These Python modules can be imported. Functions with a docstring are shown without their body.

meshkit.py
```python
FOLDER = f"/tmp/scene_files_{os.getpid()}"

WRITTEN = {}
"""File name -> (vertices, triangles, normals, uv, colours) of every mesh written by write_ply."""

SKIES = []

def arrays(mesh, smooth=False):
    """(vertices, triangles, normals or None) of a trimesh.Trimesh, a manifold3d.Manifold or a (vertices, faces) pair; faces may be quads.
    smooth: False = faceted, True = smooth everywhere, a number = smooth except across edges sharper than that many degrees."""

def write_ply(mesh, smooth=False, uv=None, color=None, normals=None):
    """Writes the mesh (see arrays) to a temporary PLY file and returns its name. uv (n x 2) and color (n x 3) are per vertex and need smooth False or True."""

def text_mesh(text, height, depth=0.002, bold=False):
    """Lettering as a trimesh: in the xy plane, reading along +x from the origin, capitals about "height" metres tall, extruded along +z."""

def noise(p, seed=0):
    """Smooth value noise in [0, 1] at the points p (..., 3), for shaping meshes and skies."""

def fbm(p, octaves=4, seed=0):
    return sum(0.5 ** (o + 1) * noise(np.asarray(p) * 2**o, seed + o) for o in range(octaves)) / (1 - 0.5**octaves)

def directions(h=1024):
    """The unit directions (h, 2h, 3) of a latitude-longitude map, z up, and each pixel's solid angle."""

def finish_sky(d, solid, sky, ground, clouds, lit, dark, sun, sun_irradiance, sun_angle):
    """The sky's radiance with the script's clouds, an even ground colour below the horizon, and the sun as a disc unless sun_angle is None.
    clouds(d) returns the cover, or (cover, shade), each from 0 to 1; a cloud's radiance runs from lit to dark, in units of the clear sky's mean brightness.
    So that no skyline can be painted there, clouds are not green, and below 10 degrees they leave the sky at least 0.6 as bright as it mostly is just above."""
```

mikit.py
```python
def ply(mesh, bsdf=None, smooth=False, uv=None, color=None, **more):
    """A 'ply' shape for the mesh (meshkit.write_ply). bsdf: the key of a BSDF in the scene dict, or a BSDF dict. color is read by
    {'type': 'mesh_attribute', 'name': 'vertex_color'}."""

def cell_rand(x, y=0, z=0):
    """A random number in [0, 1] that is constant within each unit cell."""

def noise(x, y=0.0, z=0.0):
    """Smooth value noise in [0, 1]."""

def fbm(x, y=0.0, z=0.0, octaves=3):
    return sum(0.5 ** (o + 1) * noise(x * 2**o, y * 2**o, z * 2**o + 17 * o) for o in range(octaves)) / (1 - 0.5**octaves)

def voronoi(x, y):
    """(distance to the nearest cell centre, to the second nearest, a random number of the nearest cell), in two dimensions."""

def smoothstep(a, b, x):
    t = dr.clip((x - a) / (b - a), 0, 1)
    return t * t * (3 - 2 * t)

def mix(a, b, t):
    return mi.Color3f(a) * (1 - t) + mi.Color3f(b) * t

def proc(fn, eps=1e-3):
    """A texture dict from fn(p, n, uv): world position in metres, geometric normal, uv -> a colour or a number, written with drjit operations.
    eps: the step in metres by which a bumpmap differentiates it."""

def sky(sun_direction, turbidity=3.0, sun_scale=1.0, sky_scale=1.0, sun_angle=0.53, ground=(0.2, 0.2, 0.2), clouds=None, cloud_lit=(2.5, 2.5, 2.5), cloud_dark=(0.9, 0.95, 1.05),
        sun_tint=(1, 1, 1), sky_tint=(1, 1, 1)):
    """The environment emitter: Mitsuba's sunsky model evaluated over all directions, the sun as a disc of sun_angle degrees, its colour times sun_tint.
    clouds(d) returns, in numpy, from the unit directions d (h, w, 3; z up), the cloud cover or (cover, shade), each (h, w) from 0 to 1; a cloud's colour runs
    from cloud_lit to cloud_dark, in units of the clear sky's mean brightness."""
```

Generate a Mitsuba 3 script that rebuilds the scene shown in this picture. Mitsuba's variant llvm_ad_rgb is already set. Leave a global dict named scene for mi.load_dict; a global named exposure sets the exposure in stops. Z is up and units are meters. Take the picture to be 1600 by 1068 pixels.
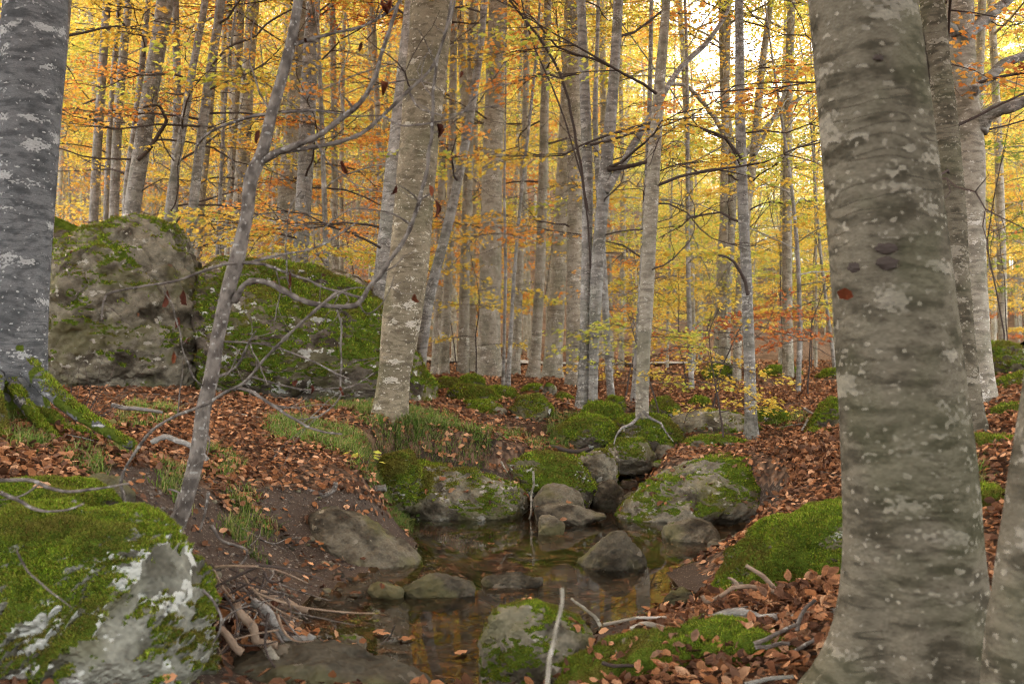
import math
import numpy as np, trimesh, shapely
import drjit as dr
import mitsuba as mi
import mikit, meshkit
from mikit import noise, fbm, smoothstep, mix, cell_rand
from scipy.interpolate import RBFInterpolator, RegularGridInterpolator

T = mi.ScalarTransform4f
scene, labels = {'type': 'scene'}, {}

# ------------------------------------------------------------------ camera, sky, exposure
EYE, PITCH, F = 1.3, math.radians(2.0), 1555.0          # F: focal length in pixels of the 1600 x 1068 photograph
scene['camera'] = {
    'type': 'thinlens', 'fov': 54.44, 'fov_axis': 'x', 'near_clip': 0.05, 'far_clip': 900.0,
    'aperture_radius': 0.0042, 'focus_distance': 8.0,
    'to_world': T().look_at(origin=[0, 0, EYE], target=[0, math.cos(PITCH), EYE + math.sin(PITCH)], up=[0, 0, 1])}
scene['sky'] = mikit.sky([-0.55, 0.45, 0.8], turbidity=3, sun_scale=0.3, sun_angle=25, clouds=lambda d: 1.0 + 0 * d[..., 0],
                         cloud_lit=(2.45, 2.5, 2.55), sun_tint=(1.0, 0.97, 0.9), ground=(0.1, 0.08, 0.05))
exposure = 4.85

# ------------------------------------------------------------------ helpers
CT, ST = math.cos(PITCH), math.sin(PITCH)

def at(px, py, d):
    """World point at distance d in front of the camera that the photograph shows at (px, py)."""
    X, Y = (px - 800) / F, (534 - py) / F
    v = np.array([X, CT - Y * ST, ST + Y * CT])
    return np.array([0, 0, EYE]) + v * (d / v[1])

def unit(v):
    v = np.asarray(v, float)
    return v / (np.linalg.norm(v, axis=-1, keepdims=True) + 1e-12)

def numbered(name):
    if name not in used:
        used[name] = 0
        return name
    used[name] += 1
    return f'{name}_{used[name]:03d}'
used = {}

def tag(key, label=None, cat=None, group=None, kind=None):
    labels[key] = {k: v for k, v in (('label', label), ('category', cat), ('group', group), ('kind', kind)) if v}

def thing(name, label, cat, group=None):
    key = numbered(name)
    tag(key, label, cat, group)
    return key

def part(parent, name, mesh, bsdf, smooth=True, label=None, kind=None, **kw):
    key = numbered(f'{parent}__{name}')
    scene[key] = mikit.ply(mesh, bsdf, smooth=smooth, **kw)
    if label or kind:
        tag(key, label, kind=kind)
    return key

def single(name, label, cat, mesh, bsdf, smooth=True, group=None, **kw):
    key = thing(name, label, cat, group)
    scene[key] = mikit.ply(mesh, bsdf, smooth=smooth, **kw)
    return key

def spline(P, n):
    """Smooth resampling of a polyline (Catmull-Rom on arc length), works on extra columns such as a radius."""
    P = np.asarray(P, float)
    if len(P) < 3:
        t = np.linspace(0, 1, n)[:, None]
        return P[0] * (1 - t) + P[-1] * t
    from scipy.interpolate import PchipInterpolator
    s = np.r_[0, np.cumsum(np.linalg.norm(np.diff(P[:, :3], axis=0), axis=1) + 1e-6)]
    return PchipInterpolator(s, P)(np.linspace(0, s[-1], n))

def tube(P, R, sides=8, cap=True, wob=0.0, rng=None):
    """Tapered tube along points P (n x 3) with radii R."""
    P = np.asarray(P, float); n = len(P)
    R = np.broadcast_to(np.asarray(R, float), (n,))
    t = unit(np.gradient(P, axis=0))
    ref = np.array([0.13, 0.97, 0.2])
    if abs(np.mean(t @ unit(ref))) > 0.8:
        ref = np.array([0.2, 0.1, 0.97])
    a = unit(np.cross(t, ref)); b = np.cross(t, a)
    ang = np.arange(sides) * 2 * np.pi / sides
    rr = R[:, None] * np.ones(sides)
    if wob and rng is not None:
        rr = rr * (1 + wob * rng.normal(size=rr.shape))
    V = P[:, None] + rr[..., None] * (np.cos(ang)[None, :, None] * a[:, None] + np.sin(ang)[None, :, None] * b[:, None])
    V = V.reshape(-1, 3)
    i, j = np.meshgrid(np.arange(n - 1), np.arange(sides), indexing='ij')
    q = np.stack([i * sides + j, i * sides + (j + 1) % sides, (i + 1) * sides + (j + 1) % sides, (i + 1) * sides + j], -1).reshape(-1, 4)
    Fc = np.vstack([q[:, [0, 1, 2]], q[:, [0, 2, 3]]])
    if cap:
        V = np.vstack([V, P[:1], P[-1:]])
        k = np.arange(sides)
        Fc = np.vstack([Fc, np.stack([(k + 1) % sides, k, 0 * k + n * sides], 1),
                        np.stack([(n - 1) * sides + k, (n - 1) * sides + (k + 1) % sides, 0 * k + n * sides + 1], 1)])
    return V, Fc

def join(meshes):
    V, Fc, o = [], [], 0
    for v, f in meshes:
        V.append(v); Fc.append(f + o); o += len(v)
    return np.vstack(V), np.vstack(Fc)

def mfbm(p, s, seed=0, o=3):
    return meshkit.fbm(np.asarray(p) * s + 100.0 + 13.7 * seed, o, seed)

# ------------------------------------------------------------------ leaves
def srgb(c):
    c = np.asarray(c, float) / 255
    return np.where(c < 0.04045, c / 12.92, ((c + 0.055) / 1.055) ** 2.4)

PAL = {k: srgb(v) for k, v in {
    'yellow': [(244, 220, 104), (238, 208, 88), (246, 228, 130), (236, 214, 96), (238, 198, 84)],
    'gold':   [(242, 206, 90), (236, 192, 80), (246, 216, 106), (236, 184, 82), (240, 208, 108)],
    'orange': [(238, 170, 88), (230, 154, 80), (242, 186, 94), (226, 146, 80), (242, 192, 104)],
    'rust':   [(206, 124, 76), (190, 110, 70), (220, 140, 80), (178, 102, 68), (224, 156, 92)],
    'lime':   [(226, 226, 106), (210, 216, 98), (236, 226, 112), (196, 210, 96), (238, 216, 104)],
    'green':  [(140, 164, 72), (120, 148, 66), (168, 178, 78), (150, 160, 78), (194, 188, 84)],
    'litter': [(142, 100, 70), (118, 83, 60), (160, 116, 84), (98, 70, 52), (134, 92, 62), (84, 61, 48), (178, 138, 106), (108, 82, 66)],
    'wetleaf': [(150, 106, 78), (124, 86, 64), (168, 126, 96), (96, 69, 54), (154, 112, 80), (82, 61, 50), (116, 92, 74), (184, 146, 114)],
    'moss':   [(118, 142, 40), (98, 122, 32), (138, 156, 50), (78, 102, 26), (126, 128, 46), (152, 158, 66), (116, 108, 48)],
    'grass':  [(112, 138, 64), (94, 124, 54), (132, 148, 82), (146, 144, 96), (102, 130, 58), (160, 152, 112), (84, 108, 50)],
    'damp':   [(100, 70, 52), (80, 57, 45), (122, 86, 62), (66, 49, 40), (134, 96, 66)],
    'dry':    [(92, 54, 40), (76, 46, 36), (110, 66, 46)],
}.items()}

def pick(rng, pal, n, jit=0.16):
    P = PAL[pal] if isinstance(pal, str) else pal
    if isinstance(pal, str) and pal in ('yellow', 'gold', 'orange', 'rust', 'lime', 'green'):
        P = P * 0.74
    return np.clip(P[rng.integers(0, len(P), n)] * (1 + jit * rng.normal(size=(n, 1))), 0.004, 0.9)

def leaf_quads(P, D, N, L, W, C, fold=0.25):
    """Leaves folded at the midrib: stalk at P, along D, face N; length L, width W; one colour per leaf."""
    D = unit(D); S = unit(np.cross(D, N)); N = np.cross(S, D)
    L, W = np.broadcast_to(L, len(P))[:, None], np.broadcast_to(W, len(P))[:, None]
    mid = P + D * L * 0.45
    V = np.stack([P, mid + S * W / 2 + N * W * fold, P + D * L, mid - S * W / 2 + N * W * fold], 1).reshape(-1, 3)
    k = np.arange(len(P))[:, None] * 4
    return V, np.vstack([k + [0, 1, 2], k + [0, 2, 3]]), np.repeat(C, 4, axis=0)

def leaf_curls(rng, P, D, N, L, W, C, curl=0.35):
    """Dry curled leaves, six triangles each."""
    n = len(P)
    D = unit(D); S = unit(np.cross(D, N)); N = np.cross(S, D)
    L, W = np.broadcast_to(L, n)[:, None], np.broadcast_to(W, n)[:, None]
    c1, c2 = rng.uniform(-0.2, 1, (n, 1)) * curl, rng.uniform(-0.4, 1, (n, 1)) * curl
    e1, e2 = rng.uniform(0.2, 1, (n, 1)) * curl, rng.uniform(0.0, 1, (n, 1)) * curl
    a = P + N * L * c1 * 0.5
    b = P + D * L * 0.5
    z = P + D * L * (1 - 0.15 * c2) + N * L * c2
    l1 = P + D * L * 0.3 + S * W * 0.46 + N * W * e1
    l2 = P + D * L * 0.7 + S * W * 0.38 + N * (W * e1 + L * c2 * 0.35)
    r1 = P + D * L * 0.3 - S * W * 0.46 + N * W * e2
    r2 = P + D * L * 0.7 - S * W * 0.38 + N * (W * e2 + L * c2 * 0.35)
    V = np.stack([a, l1, l2, z, r2, r1, b], 1).reshape(-1, 3)
    k = np.arange(n)[:, None] * 7
    Fc = np.vstack([k + t for t in ([6, 0, 1], [6, 1, 2], [6, 2, 3], [6, 3, 4], [6, 4, 5], [6, 5, 0])])
    return V, Fc, np.repeat(C, 7, axis=0)

def spray(rng, base, az, L, W, n, droop=0.12):
    """Leaf stalks of one flat fan of twigs: positions, directions, face normals."""
    t = rng.uniform(0.05, 1, n) ** 0.8
    side = rng.choice([-1, 1], n)
    s = rng.uniform(0.05, 1, n) * W * np.sin(np.pi * np.clip(0.12 + 0.85 * t, 0, 1)) ** 0.7
    ca, sa = math.cos(az), math.sin(az)
    x, y = t * L + s * 0.35, side * s
    P = np.stack([x * ca - y * sa, x * sa + y * ca, -droop * (t * L) ** 2 / max(L, 0.1) + rng.normal(size=n) * 0.03 - 0.05 * s], 1) + base
    a = az + side * rng.uniform(0.3, 1.2, n)
    D = np.stack([np.cos(a), np.sin(a), rng.normal(size=n) * 0.25 - 0.15], 1)
    N = unit(np.stack([rng.normal(size=n) * 0.65, rng.normal(size=n) * 0.65, np.ones(n)], 1))
    return P, D, N

def leaf_fine(rng, P, D, N, L, W, C, curl=0.4):
    """Dry beech leaves close by: pointed ovals of 24 triangles, rolled lengthwise and across, with a wavy edge."""
    n = len(P)
    D = unit(D); S = unit(np.cross(D, N)); N = np.cross(S, D)
    L, W = np.broadcast_to(L, n)[:, None, None], np.broadcast_to(W, n)[:, None, None]
    t, s = np.linspace(0, 1, 7)[None, :, None], np.array([-1, 0, 1.0])[None, None, :]
    prof = np.sin(np.pi * np.clip(t, 0.02, 0.985) ** 0.85) ** 0.8
    k1, k2, k3 = (rng.normal(size=(n, 1, 1)) * curl for _ in range(3))
    wav = rng.normal(size=(n, 7, 3)) * 0.05 * np.abs(s)
    cup = np.abs(rng.normal(size=(n, 1, 1))) * curl
    a = k1 * 2.2 * (t - 0.3)
    x, z = L * (t - 0.25 * np.abs(k1) * t ** 2), L * (k1 * 0.9 * (t - 0.4) ** 2 + wav) + W * 0.5 * prof * np.abs(s) * cup * (0.6 + 0.8 * t) + W * 0.3 * s * k3 * t
    y = W * 0.5 * prof * s * (1 - 0.3 * np.minimum(cup, 1)) + W * k2 * 0.5 * t ** 2
    V = P[:, None, None] + x[..., None] * D[:, None, None] + (y + 0 * x)[..., None] * S[:, None, None] + (z + 0 * x)[..., None] * N[:, None, None]
    i, j = np.meshgrid(np.arange(6), np.arange(2), indexing='ij')
    q = np.stack([i * 3 + j, i * 3 + j + 1, i * 3 + j + 4, i * 3 + j + 3], -1).reshape(-1, 4)
    f = np.vstack([q[:, [0, 1, 2]], q[:, [0, 2, 3]]])
    edge = np.where(np.arange(3) == 1, 0.8, 1.0)[None, None, :, None] * (1 + 0.10 * rng.normal(size=(n, 7, 3, 1)))
    return V.reshape(-1, 3), (f[None] + (np.arange(n) * 21)[:, None, None]).reshape(-1, 3), np.clip(C[:, None, None] * edge, 0.004, 0.9).reshape(-1, 3)

# ------------------------------------------------------------------ materials
def diffuse(fn):
    return {'type': 'diffuse', 'reflectance': mikit.proc(fn)}

def bumped(inner, fn, eps=2e-3, scale=1.0):
    return {'type': 'bumpmap', 'arbitrary': mikit.proc(fn, eps), 'scale': scale, 'bsdf': inner}

def bark_fn(base, dark, pale, band, blotch, moss_top=None, wide=1.0, green=0.0):
    base, dark, pale = map(lambda c: [float(x) for x in srgb(c)], (base, dark, pale))
    def fn(p, n, uv):
        b = fbm(p.x * 9 + 0.6 * fbm(p.x * 9, p.y * 9, p.z * 9, 2), p.y * 9, p.z * 30 + 2.5 * fbm(p.x * 5, p.y * 5, p.z * 5, 2), 3)
        g = fbm(p.x * 16, p.y * 16, p.z * 11, 3)
        c = mix(base, dark, smoothstep(0.42, 0.68, b * 0.6 + g * 0.4) * band)
        line = 1 - dr.abs(2 * noise(p.x * 4.5, p.y * 4.5, p.z * 26 + 1.5 * fbm(p.x * 7, p.y * 7, p.z * 3, 2)) - 1)
        c = mix(c, dark, smoothstep(0.9, 0.98, line) * smoothstep(0.4, 0.6, noise(p.x * 3 + 40, p.y * 3, p.z * 2)) * 0.6)
        big = fbm(p.x * 3.1 + 7, p.y * 3.1, p.z * 2.3, 2)
        c = mix(c, dark, smoothstep(0.55, 0.7, big) * 0.5 * band)
        patch = fbm(p.x * 6 + 3, p.y * 6, p.z * 11, 4)
        l = dr.maximum((patch * 1.35 - 0.1) * wide, noise(p.x * 42 + 3, p.y * 42, p.z * 50) * 0.93) * 0.66 + noise(p.x * 80, p.y * 80, p.z * 80) * 0.2 + big * 0.14
        c = mix(c, pale, smoothstep(1 - blotch, 1 - blotch + 0.07, l) * 0.8)
        c = c * (0.62 + 0.4 * noise(p.x * 130, p.y * 130, p.z * 190) + 0.36 * fbm(p.x * 34, p.y * 34, p.z * 60, 2))
        if green:
            c = mix(c, [0.075, 0.085, 0.04], smoothstep(0.5, 0.66, fbm(p.x * 4 + 31, p.y * 4, p.z * 3, 4)) * green)
        if moss_top is not None:
            h = (moss_top - p.z) * 1.6 + (fbm(p.x * 8, p.y * 8, p.z * 6, 3) - 0.55) * 4.2
            m = smoothstep(-0.05, 0.12, h)
            c = mix(c, mix([0.035, 0.05, 0.008], [0.09, 0.12, 0.02], noise(p.x * 70, p.y * 70, p.z * 70)), m)
        return c
    return fn

def bark_bump(p, n, uv):
    return 0.007 * fbm(p.x * 10, p.y * 10, p.z * 36, 3) + 0.006 * noise(p.x * 60, p.y * 60, p.z * 90)

scene['bark_near'] = bumped(diffuse(bark_fn((108, 102, 88), (60, 56, 46), (142, 136, 122), 0.8, 0.36, None, 0.97, 0.25)), bark_bump)
scene['bark_blue'] = bumped(diffuse(bark_fn((106, 107, 107), (66, 68, 69), (168, 169, 166), 0.8, 0.325, 1.25)), bark_bump)
scene['bark_pale'] = (diffuse(bark_fn((152, 146, 132), (98, 92, 80), (200, 196, 186), 0.7, 0.345, None, 0.9, 0.3)))
scene['bark_tan'] = diffuse(bark_fn((130, 121, 102), (82, 75, 62), (186, 180, 166), 0.75, 0.345, None, 0.92, 0.3))
scene['bark_grey'] = diffuse(bark_fn((142, 139, 133), (86, 83, 78), (186, 183, 176), 0.75, 0.36, None, 0.92, 0.25))

def twig_fn(p, n, uv):
    c = mix([0.075, 0.064, 0.056], [0.21, 0.185, 0.16], smoothstep(0.25, 0.75, fbm(p.x * 40, p.y * 40, p.z * 26, 4)))
    return mix(c, [0.30, 0.285, 0.26], smoothstep(0.76, 0.8, noise(p.x * 95, p.y * 95, p.z * 70)))
scene['bark_twig'] = bumped(diffuse(twig_fn), lambda p, n, uv: 0.004 * fbm(p.x * 60, p.y * 60, p.z * 70, 3), 1e-3)
scene['bark_dark'] = {'type': 'diffuse', 'reflectance': {'type': 'rgb', 'value': [0.075, 0.06, 0.052]}}
def stick_fn(p, n, uv):
    return mix([0.13, 0.085, 0.058], [0.38, 0.29, 0.21], fbm(p.x * 25, p.y * 25, p.z * 25, 3))
scene['bark_stick'] = diffuse(stick_fn)

def moss_mask(p, n, thr, side=0.0):
    h = -side * smoothstep(0.1, 0.55, n.x) + n.z * 0.7 + (fbm(p.x * 2.3, p.y * 2.3, p.z * 2.3, 2) - 0.5) * 1.5 + (fbm(p.x * 9, p.y * 9, p.z * 9, 2) - 0.5) * 0.9
    return smoothstep(thr - 0.07, thr + 0.07, h)

def rock_fn(thr, base, dark, pale, lichen, side=0.0):
    base, dark, pale = map(lambda c: [float(x) for x in srgb(c)], (base, dark, pale))
    def fn(p, n, uv):
        g = fbm(p.x * 6, p.y * 6, p.z * 6, 4)
        c = mix(dark, base, smoothstep(0.3, 0.62, g))
        c = c * (0.5 + 0.45 * noise(p.x * 95, p.y * 95, p.z * 95) + 0.55 * fbm(p.x * 32, p.y * 32, p.z * 32, 2))
        l = noise(p.x * 11.3 + 5, p.y * 11.3, p.z * 11.3) * 0.62 + fbm(p.x * 34, p.y * 34, p.z * 34, 2) * 0.38
        c = mix(c, [0.135, 0.13, 0.06], smoothstep(0.48, 0.64, fbm(p.x * 3.4 + 21, p.y * 3.4, p.z * 3.4, 4)) * 0.55)
        c = mix(c, pale, smoothstep(1 - lichen, 1.05 - lichen, l))
        m = moss_mask(p, n, thr, side)
        mc = mix([0.03, 0.05, 0.007], [0.10, 0.145, 0.02], fbm(p.x * 28, p.y * 28, p.z * 28, 3))
        mc = mix(mc, [0.10, 0.085, 0.022], smoothstep(0.56, 0.7, fbm(p.x * 4 + 9, p.y * 4, p.z * 4, 2)) * 0.7)
        return mix(c, mc, m)
    return fn
def rock_bump(p, n, uv):
    return 0.03 * fbm(p.x * 16, p.y * 16, p.z * 16, 4) + 0.008 * noise(p.x * 110, p.y * 110, p.z * 110)

ROCK = {
    'rock_lichen': (0.08, (132, 132, 120), (80, 78, 68), (184, 186, 177), 0.42, 0.5),   # moss threshold, base, dark, pale, lichen amount
    'rock_moss': (0.02, (112, 104, 92), (60, 54, 46), (176, 176, 166), 0.36),
    'rock_half': (0.46, (124, 119, 104), (70, 65, 55), (160, 156, 144), 0.30),
    'rock_grey': (0.66, (132, 125, 110), (78, 71, 62), (164, 158, 144), 0.40),
    'rock_bare': (1.0, (106, 100, 86), (60, 55, 47), (134, 127, 112), 0.27),
    'rock_dark': (1.5, (80, 76, 66), (44, 41, 35), (108, 102, 90), 0.27),
}
for k, a in ROCK.items():
    scene[k] = bumped(diffuse(rock_fn(*a)), rock_bump)

def ground_fn(p, n, uv):
    a, b = noise(p.x * 26, p.y * 26, 0), noise(p.x * 47 + 3, p.y * 47, 1)
    c = mix([0.05, 0.035, 0.026], [0.21, 0.135, 0.09], smoothstep(0.25, 0.85, a * 0.55 + b * 0.45))
    return mix(c, [0.05, 0.032, 0.022], smoothstep(0.55, 0.72, fbm(p.x * 1.3, p.y * 1.3, 2, 3)) * 0.7)
def ground_bump(p, n, uv):
    return 0.03 * noise(p.x * 26, p.y * 26, 0)
scene['leafy_soil'] = bumped(diffuse(ground_fn), ground_bump)
def mud_fn(p, n, uv):
    g = fbm(p.x * 3, p.y * 3, 0, 3)
    c = mix([0.045, 0.034, 0.027], [0.095, 0.073, 0.058], g)
    s = noise(p.x * 120, p.y * 120, 5)
    return mix(c, [0.2, 0.16, 0.12], smoothstep(0.78, 0.86, s) * 0.7)
def mud_bump(p, n, uv):
    return 0.02 * fbm(p.x * 55, p.y * 55, 0, 4) + 0.06 * fbm(p.x * 11, p.y * 11, 1, 3)
scene['mud'] = bumped(diffuse(mud_fn), mud_bump)
def bed_fn(p, n, uv):
    c = mix([0.014, 0.0095, 0.005], [0.065, 0.042, 0.021], smoothstep(0.3, 0.7, fbm(p.x * 5, p.y * 5, 0, 4)))
    return mix(c, [0.13, 0.065, 0.03], smoothstep(0.72, 0.77, noise(p.x * 16, p.y * 16, 3)))
scene['silt'] = diffuse(bed_fn)
def water_bump(p, n, uv):
    return 0.0006 * fbm(p.x * 3.2, p.y * 3.2, 0, 2)
scene['clear_water'] = {'type': 'bumpmap', 'arbitrary': mikit.proc(water_bump, 5e-3), 'scale': 1.0, 'bsdf': {'type': 'dielectric', 'int_ior': 1.33, 'ext_ior': 1.0}}
VC = {'type': 'mesh_attribute', 'name': 'vertex_color'}
scene['tinted'] = {'type': 'twosided', 'bsdf': {'type': 'diffuse', 'reflectance': VC}}
scene['leaf'] = {'type': 'principledthin', 'base_color': VC, 'roughness': 0.6, 'diff_trans': 1.0, 'spec_trans': 0.0}

# ------------------------------------------------------------------ terrain
def on_plane(px, py, z=0.0):
    a = at(px, py, 1.0) - [0, 0, EYE]
    return np.array([0, 0, EYE]) + a * ((z - EYE) / a[2])

SHORE = [(478, 944), (540, 912), (585, 892), (650, 872), (655, 850), (636, 830), (632, 805), (830, 803), (900, 797), (935, 786), (955, 780), (985, 800),
         (1180, 822), (1185, 838), (1140, 846), (1115, 868), (1040, 893), (1050, 925), (1010, 962), (935, 985), (900, 1010), (880, 1130), (650, 1130),
         (640, 1055), (575, 1015), (495, 1000), (470, 965)]
pool = shapely.Polygon([on_plane(*s)[:2] for s in SHORE]).buffer(0.12).buffer(-0.12)
brook = shapely.LineString([at(945, 790, 10.0)[:2], at(965, 770, 10.7)[:2], at(1000, 742, 11.6)[:2], at(985, 715, 13.0)[:2]])

CTRL = [(30, 640, 7), (0, 700, 6), (150, 690, 7.5), (60, 750, 5), (200, 720, 6.3), (300, 640, 9.5), (180, 610, 11.5), (450, 622, 11.5), (300, 700, 7.5),
        (330, 760, 6.6), (400, 800, 6.2), (350, 860, 5.2), (430, 885, 5.3), (480, 830, 6.3), (560, 862, 6.5), (600, 652, 10), (500, 700, 8.6), (570, 722, 8.3),
        (700, 700, 9.3), (620, 735, 8.7), (800, 690, 10.2), (690, 640, 11.5), (800, 640, 12.5), (720, 612, 15), (760, 592, 18), (680, 586, 20), (900, 640, 12.5),
        (1003, 668, 11.4), (950, 622, 15), (900, 600, 18), (850, 592, 22), (900, 582, 30), (700, 578, 35), (1173, 692, 11), (1250, 650, 13), (1200, 612, 18),
        (1100, 600, 20), (1250, 582, 25), (1130, 586, 22), (1310, 566, 30), (1300, 690, 9.5), (1290, 765, 7.5), (1560, 720, 6.5), (1560, 650, 9), (1530, 680, 8),
        (1590, 602, 12), (1560, 575, 18), (1600, 580, 28), (1550, 850, 4.5), (1430, 1060, 3.2), (1100, 1040, 3.6), (1150, 965, 4.2), (1050, 1005, 4.0),
        (1250, 935, 4.7), (330, 1060, 3.2), (480, 1075, 3.3), (100, 590, 16), (400, 588, 20), (200, 575, 30), (1000, 580, 32), (850, 700, 10.9)]
cw = np.array([at(*c) for c in CTRL] + [(0, 0.5, 0.12), (-1.2, 1.2, 0.3), (1.2, 1.5, 0.3), (-4, 0, 0.7), (4, 0, 0.6), (-6, 4, 1.0), (6, 5, 0.9), (0, -8, 0.4),
                                        (-16, 8, 1.5), (-16, 20, 1.7), (16, 12, 1.6), (16, 22, 1.5), (-18, 38, 1.9), (18, 38, 1.15), (0, 40, 1.65)])
rbf = RBFInterpolator(cw[:, :2], cw[:, 2], kernel='thin_plate_spline', smoothing=0.02)

def axis(lo, hi, step, grow, far_lo, far_hi):
    x = list(np.arange(lo, hi + 1e-6, step)); s = step
    while x[-1] < far_hi:
        s *= grow; x.append(x[-1] + s)
    s = step; y = []
    a = lo
    while a > far_lo:
        s *= grow; a -= s; y.append(a)
    return np.array(y[::-1] + x)
gx, gy = axis(-4.2, 4.2, 0.045, 1.055, -170, 170), axis(2.4, 11.5, 0.045, 1.028, -45, 260)
GX, GY = np.meshgrid(gx, gy)

def terrain(X, Y):
    Z = rbf(np.stack([np.clip(X, -18, 18).ravel(), np.clip(Y, -8, 40).ravel()], 1)).reshape(X.shape)
    p = np.stack([X, Y, 0 * X], -1)
    near = np.clip((Y - 2) / 4, 0, 1)
    Z = Z + near * (0.16 * (mfbm(p, 0.55, 3, 3) - 0.5) + 0.07 * (mfbm(p, 2.6, 4, 3) - 0.5))
    run = np.log1p(np.exp(np.clip((Y - 46) / 5, -30, 30))) * 5
    side = 1 / (1 + np.exp((X - 0.16 * Y + 1) / 7.0))                     # the hillside falls away to the right
    run2 = np.minimum(run, 120)
    Z = Z + run2 * (0.15 + 0.33 * side) + 0.6 * (mfbm(p, 0.09, 5, 3) - 0.5) * np.clip((Y - 22) / 20, 0, 1)
    pts = shapely.points(X.ravel(), Y.ravel())
    box = (np.abs(X.ravel()) < 6) & (Y.ravel() < 16) & (Y.ravel() > 1)
    out, inn, br = np.full(X.size, 9.0), np.zeros(X.size), np.full(X.size, 9.0)
    out[box] = shapely.distance(pool, pts[box])
    inn[box] = np.where(out[box] == 0, shapely.distance(pool.boundary, pts[box]), 0)
    br[box] = shapely.distance(brook, pts[box])
    out, inn, br = (a.reshape(X.shape) for a in (out, inn, br))
    left = np.clip((-X - 0.3) / 1.2, 0, 1) * np.clip((8 - Y) / 1.5, 0, 1)
    reach = 0.45 + 0.75 * left
    k = np.clip(out / reach, 0, 1); k = k * k * (3 - 2 * k)
    shore = 0.01 + 0.10 * np.clip(out, 0, 1) + 0.03 * (mfbm(p, 5, 8, 2) - 0.5)
    Z = np.where(out < 5, shore * (1 - k) + np.maximum(Z, 0.03) * k, Z)
    Z = np.where(inn > 0, -0.02 - 0.28 * np.clip(inn / 0.6, 0, 1) - 0.03 * mfbm(p, 4, 9, 2), Z)
    b = np.clip(1.25 - br / 0.55, 0, 1); b = b * b * (3 - 2 * b)
    bed = 0.03 + 0.09 * np.clip(Y - 10.2, 0, 6) + 0.05 * mfbm(p, 6, 11, 2)
    Z = np.where(inn > 0, Z, Z * (1 - b) + np.minimum(Z, bed) * b)
    return Z, out, inn, br
GZ, g_out, g_in, g_br = terrain(GX, GY)
height = RegularGridInterpolator((gy, gx), GZ, bounds_error=False, fill_value=None)
def gz(x, y):
    return height(np.stack([np.asarray(y, float), np.asarray(x, float)], -1))
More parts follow.
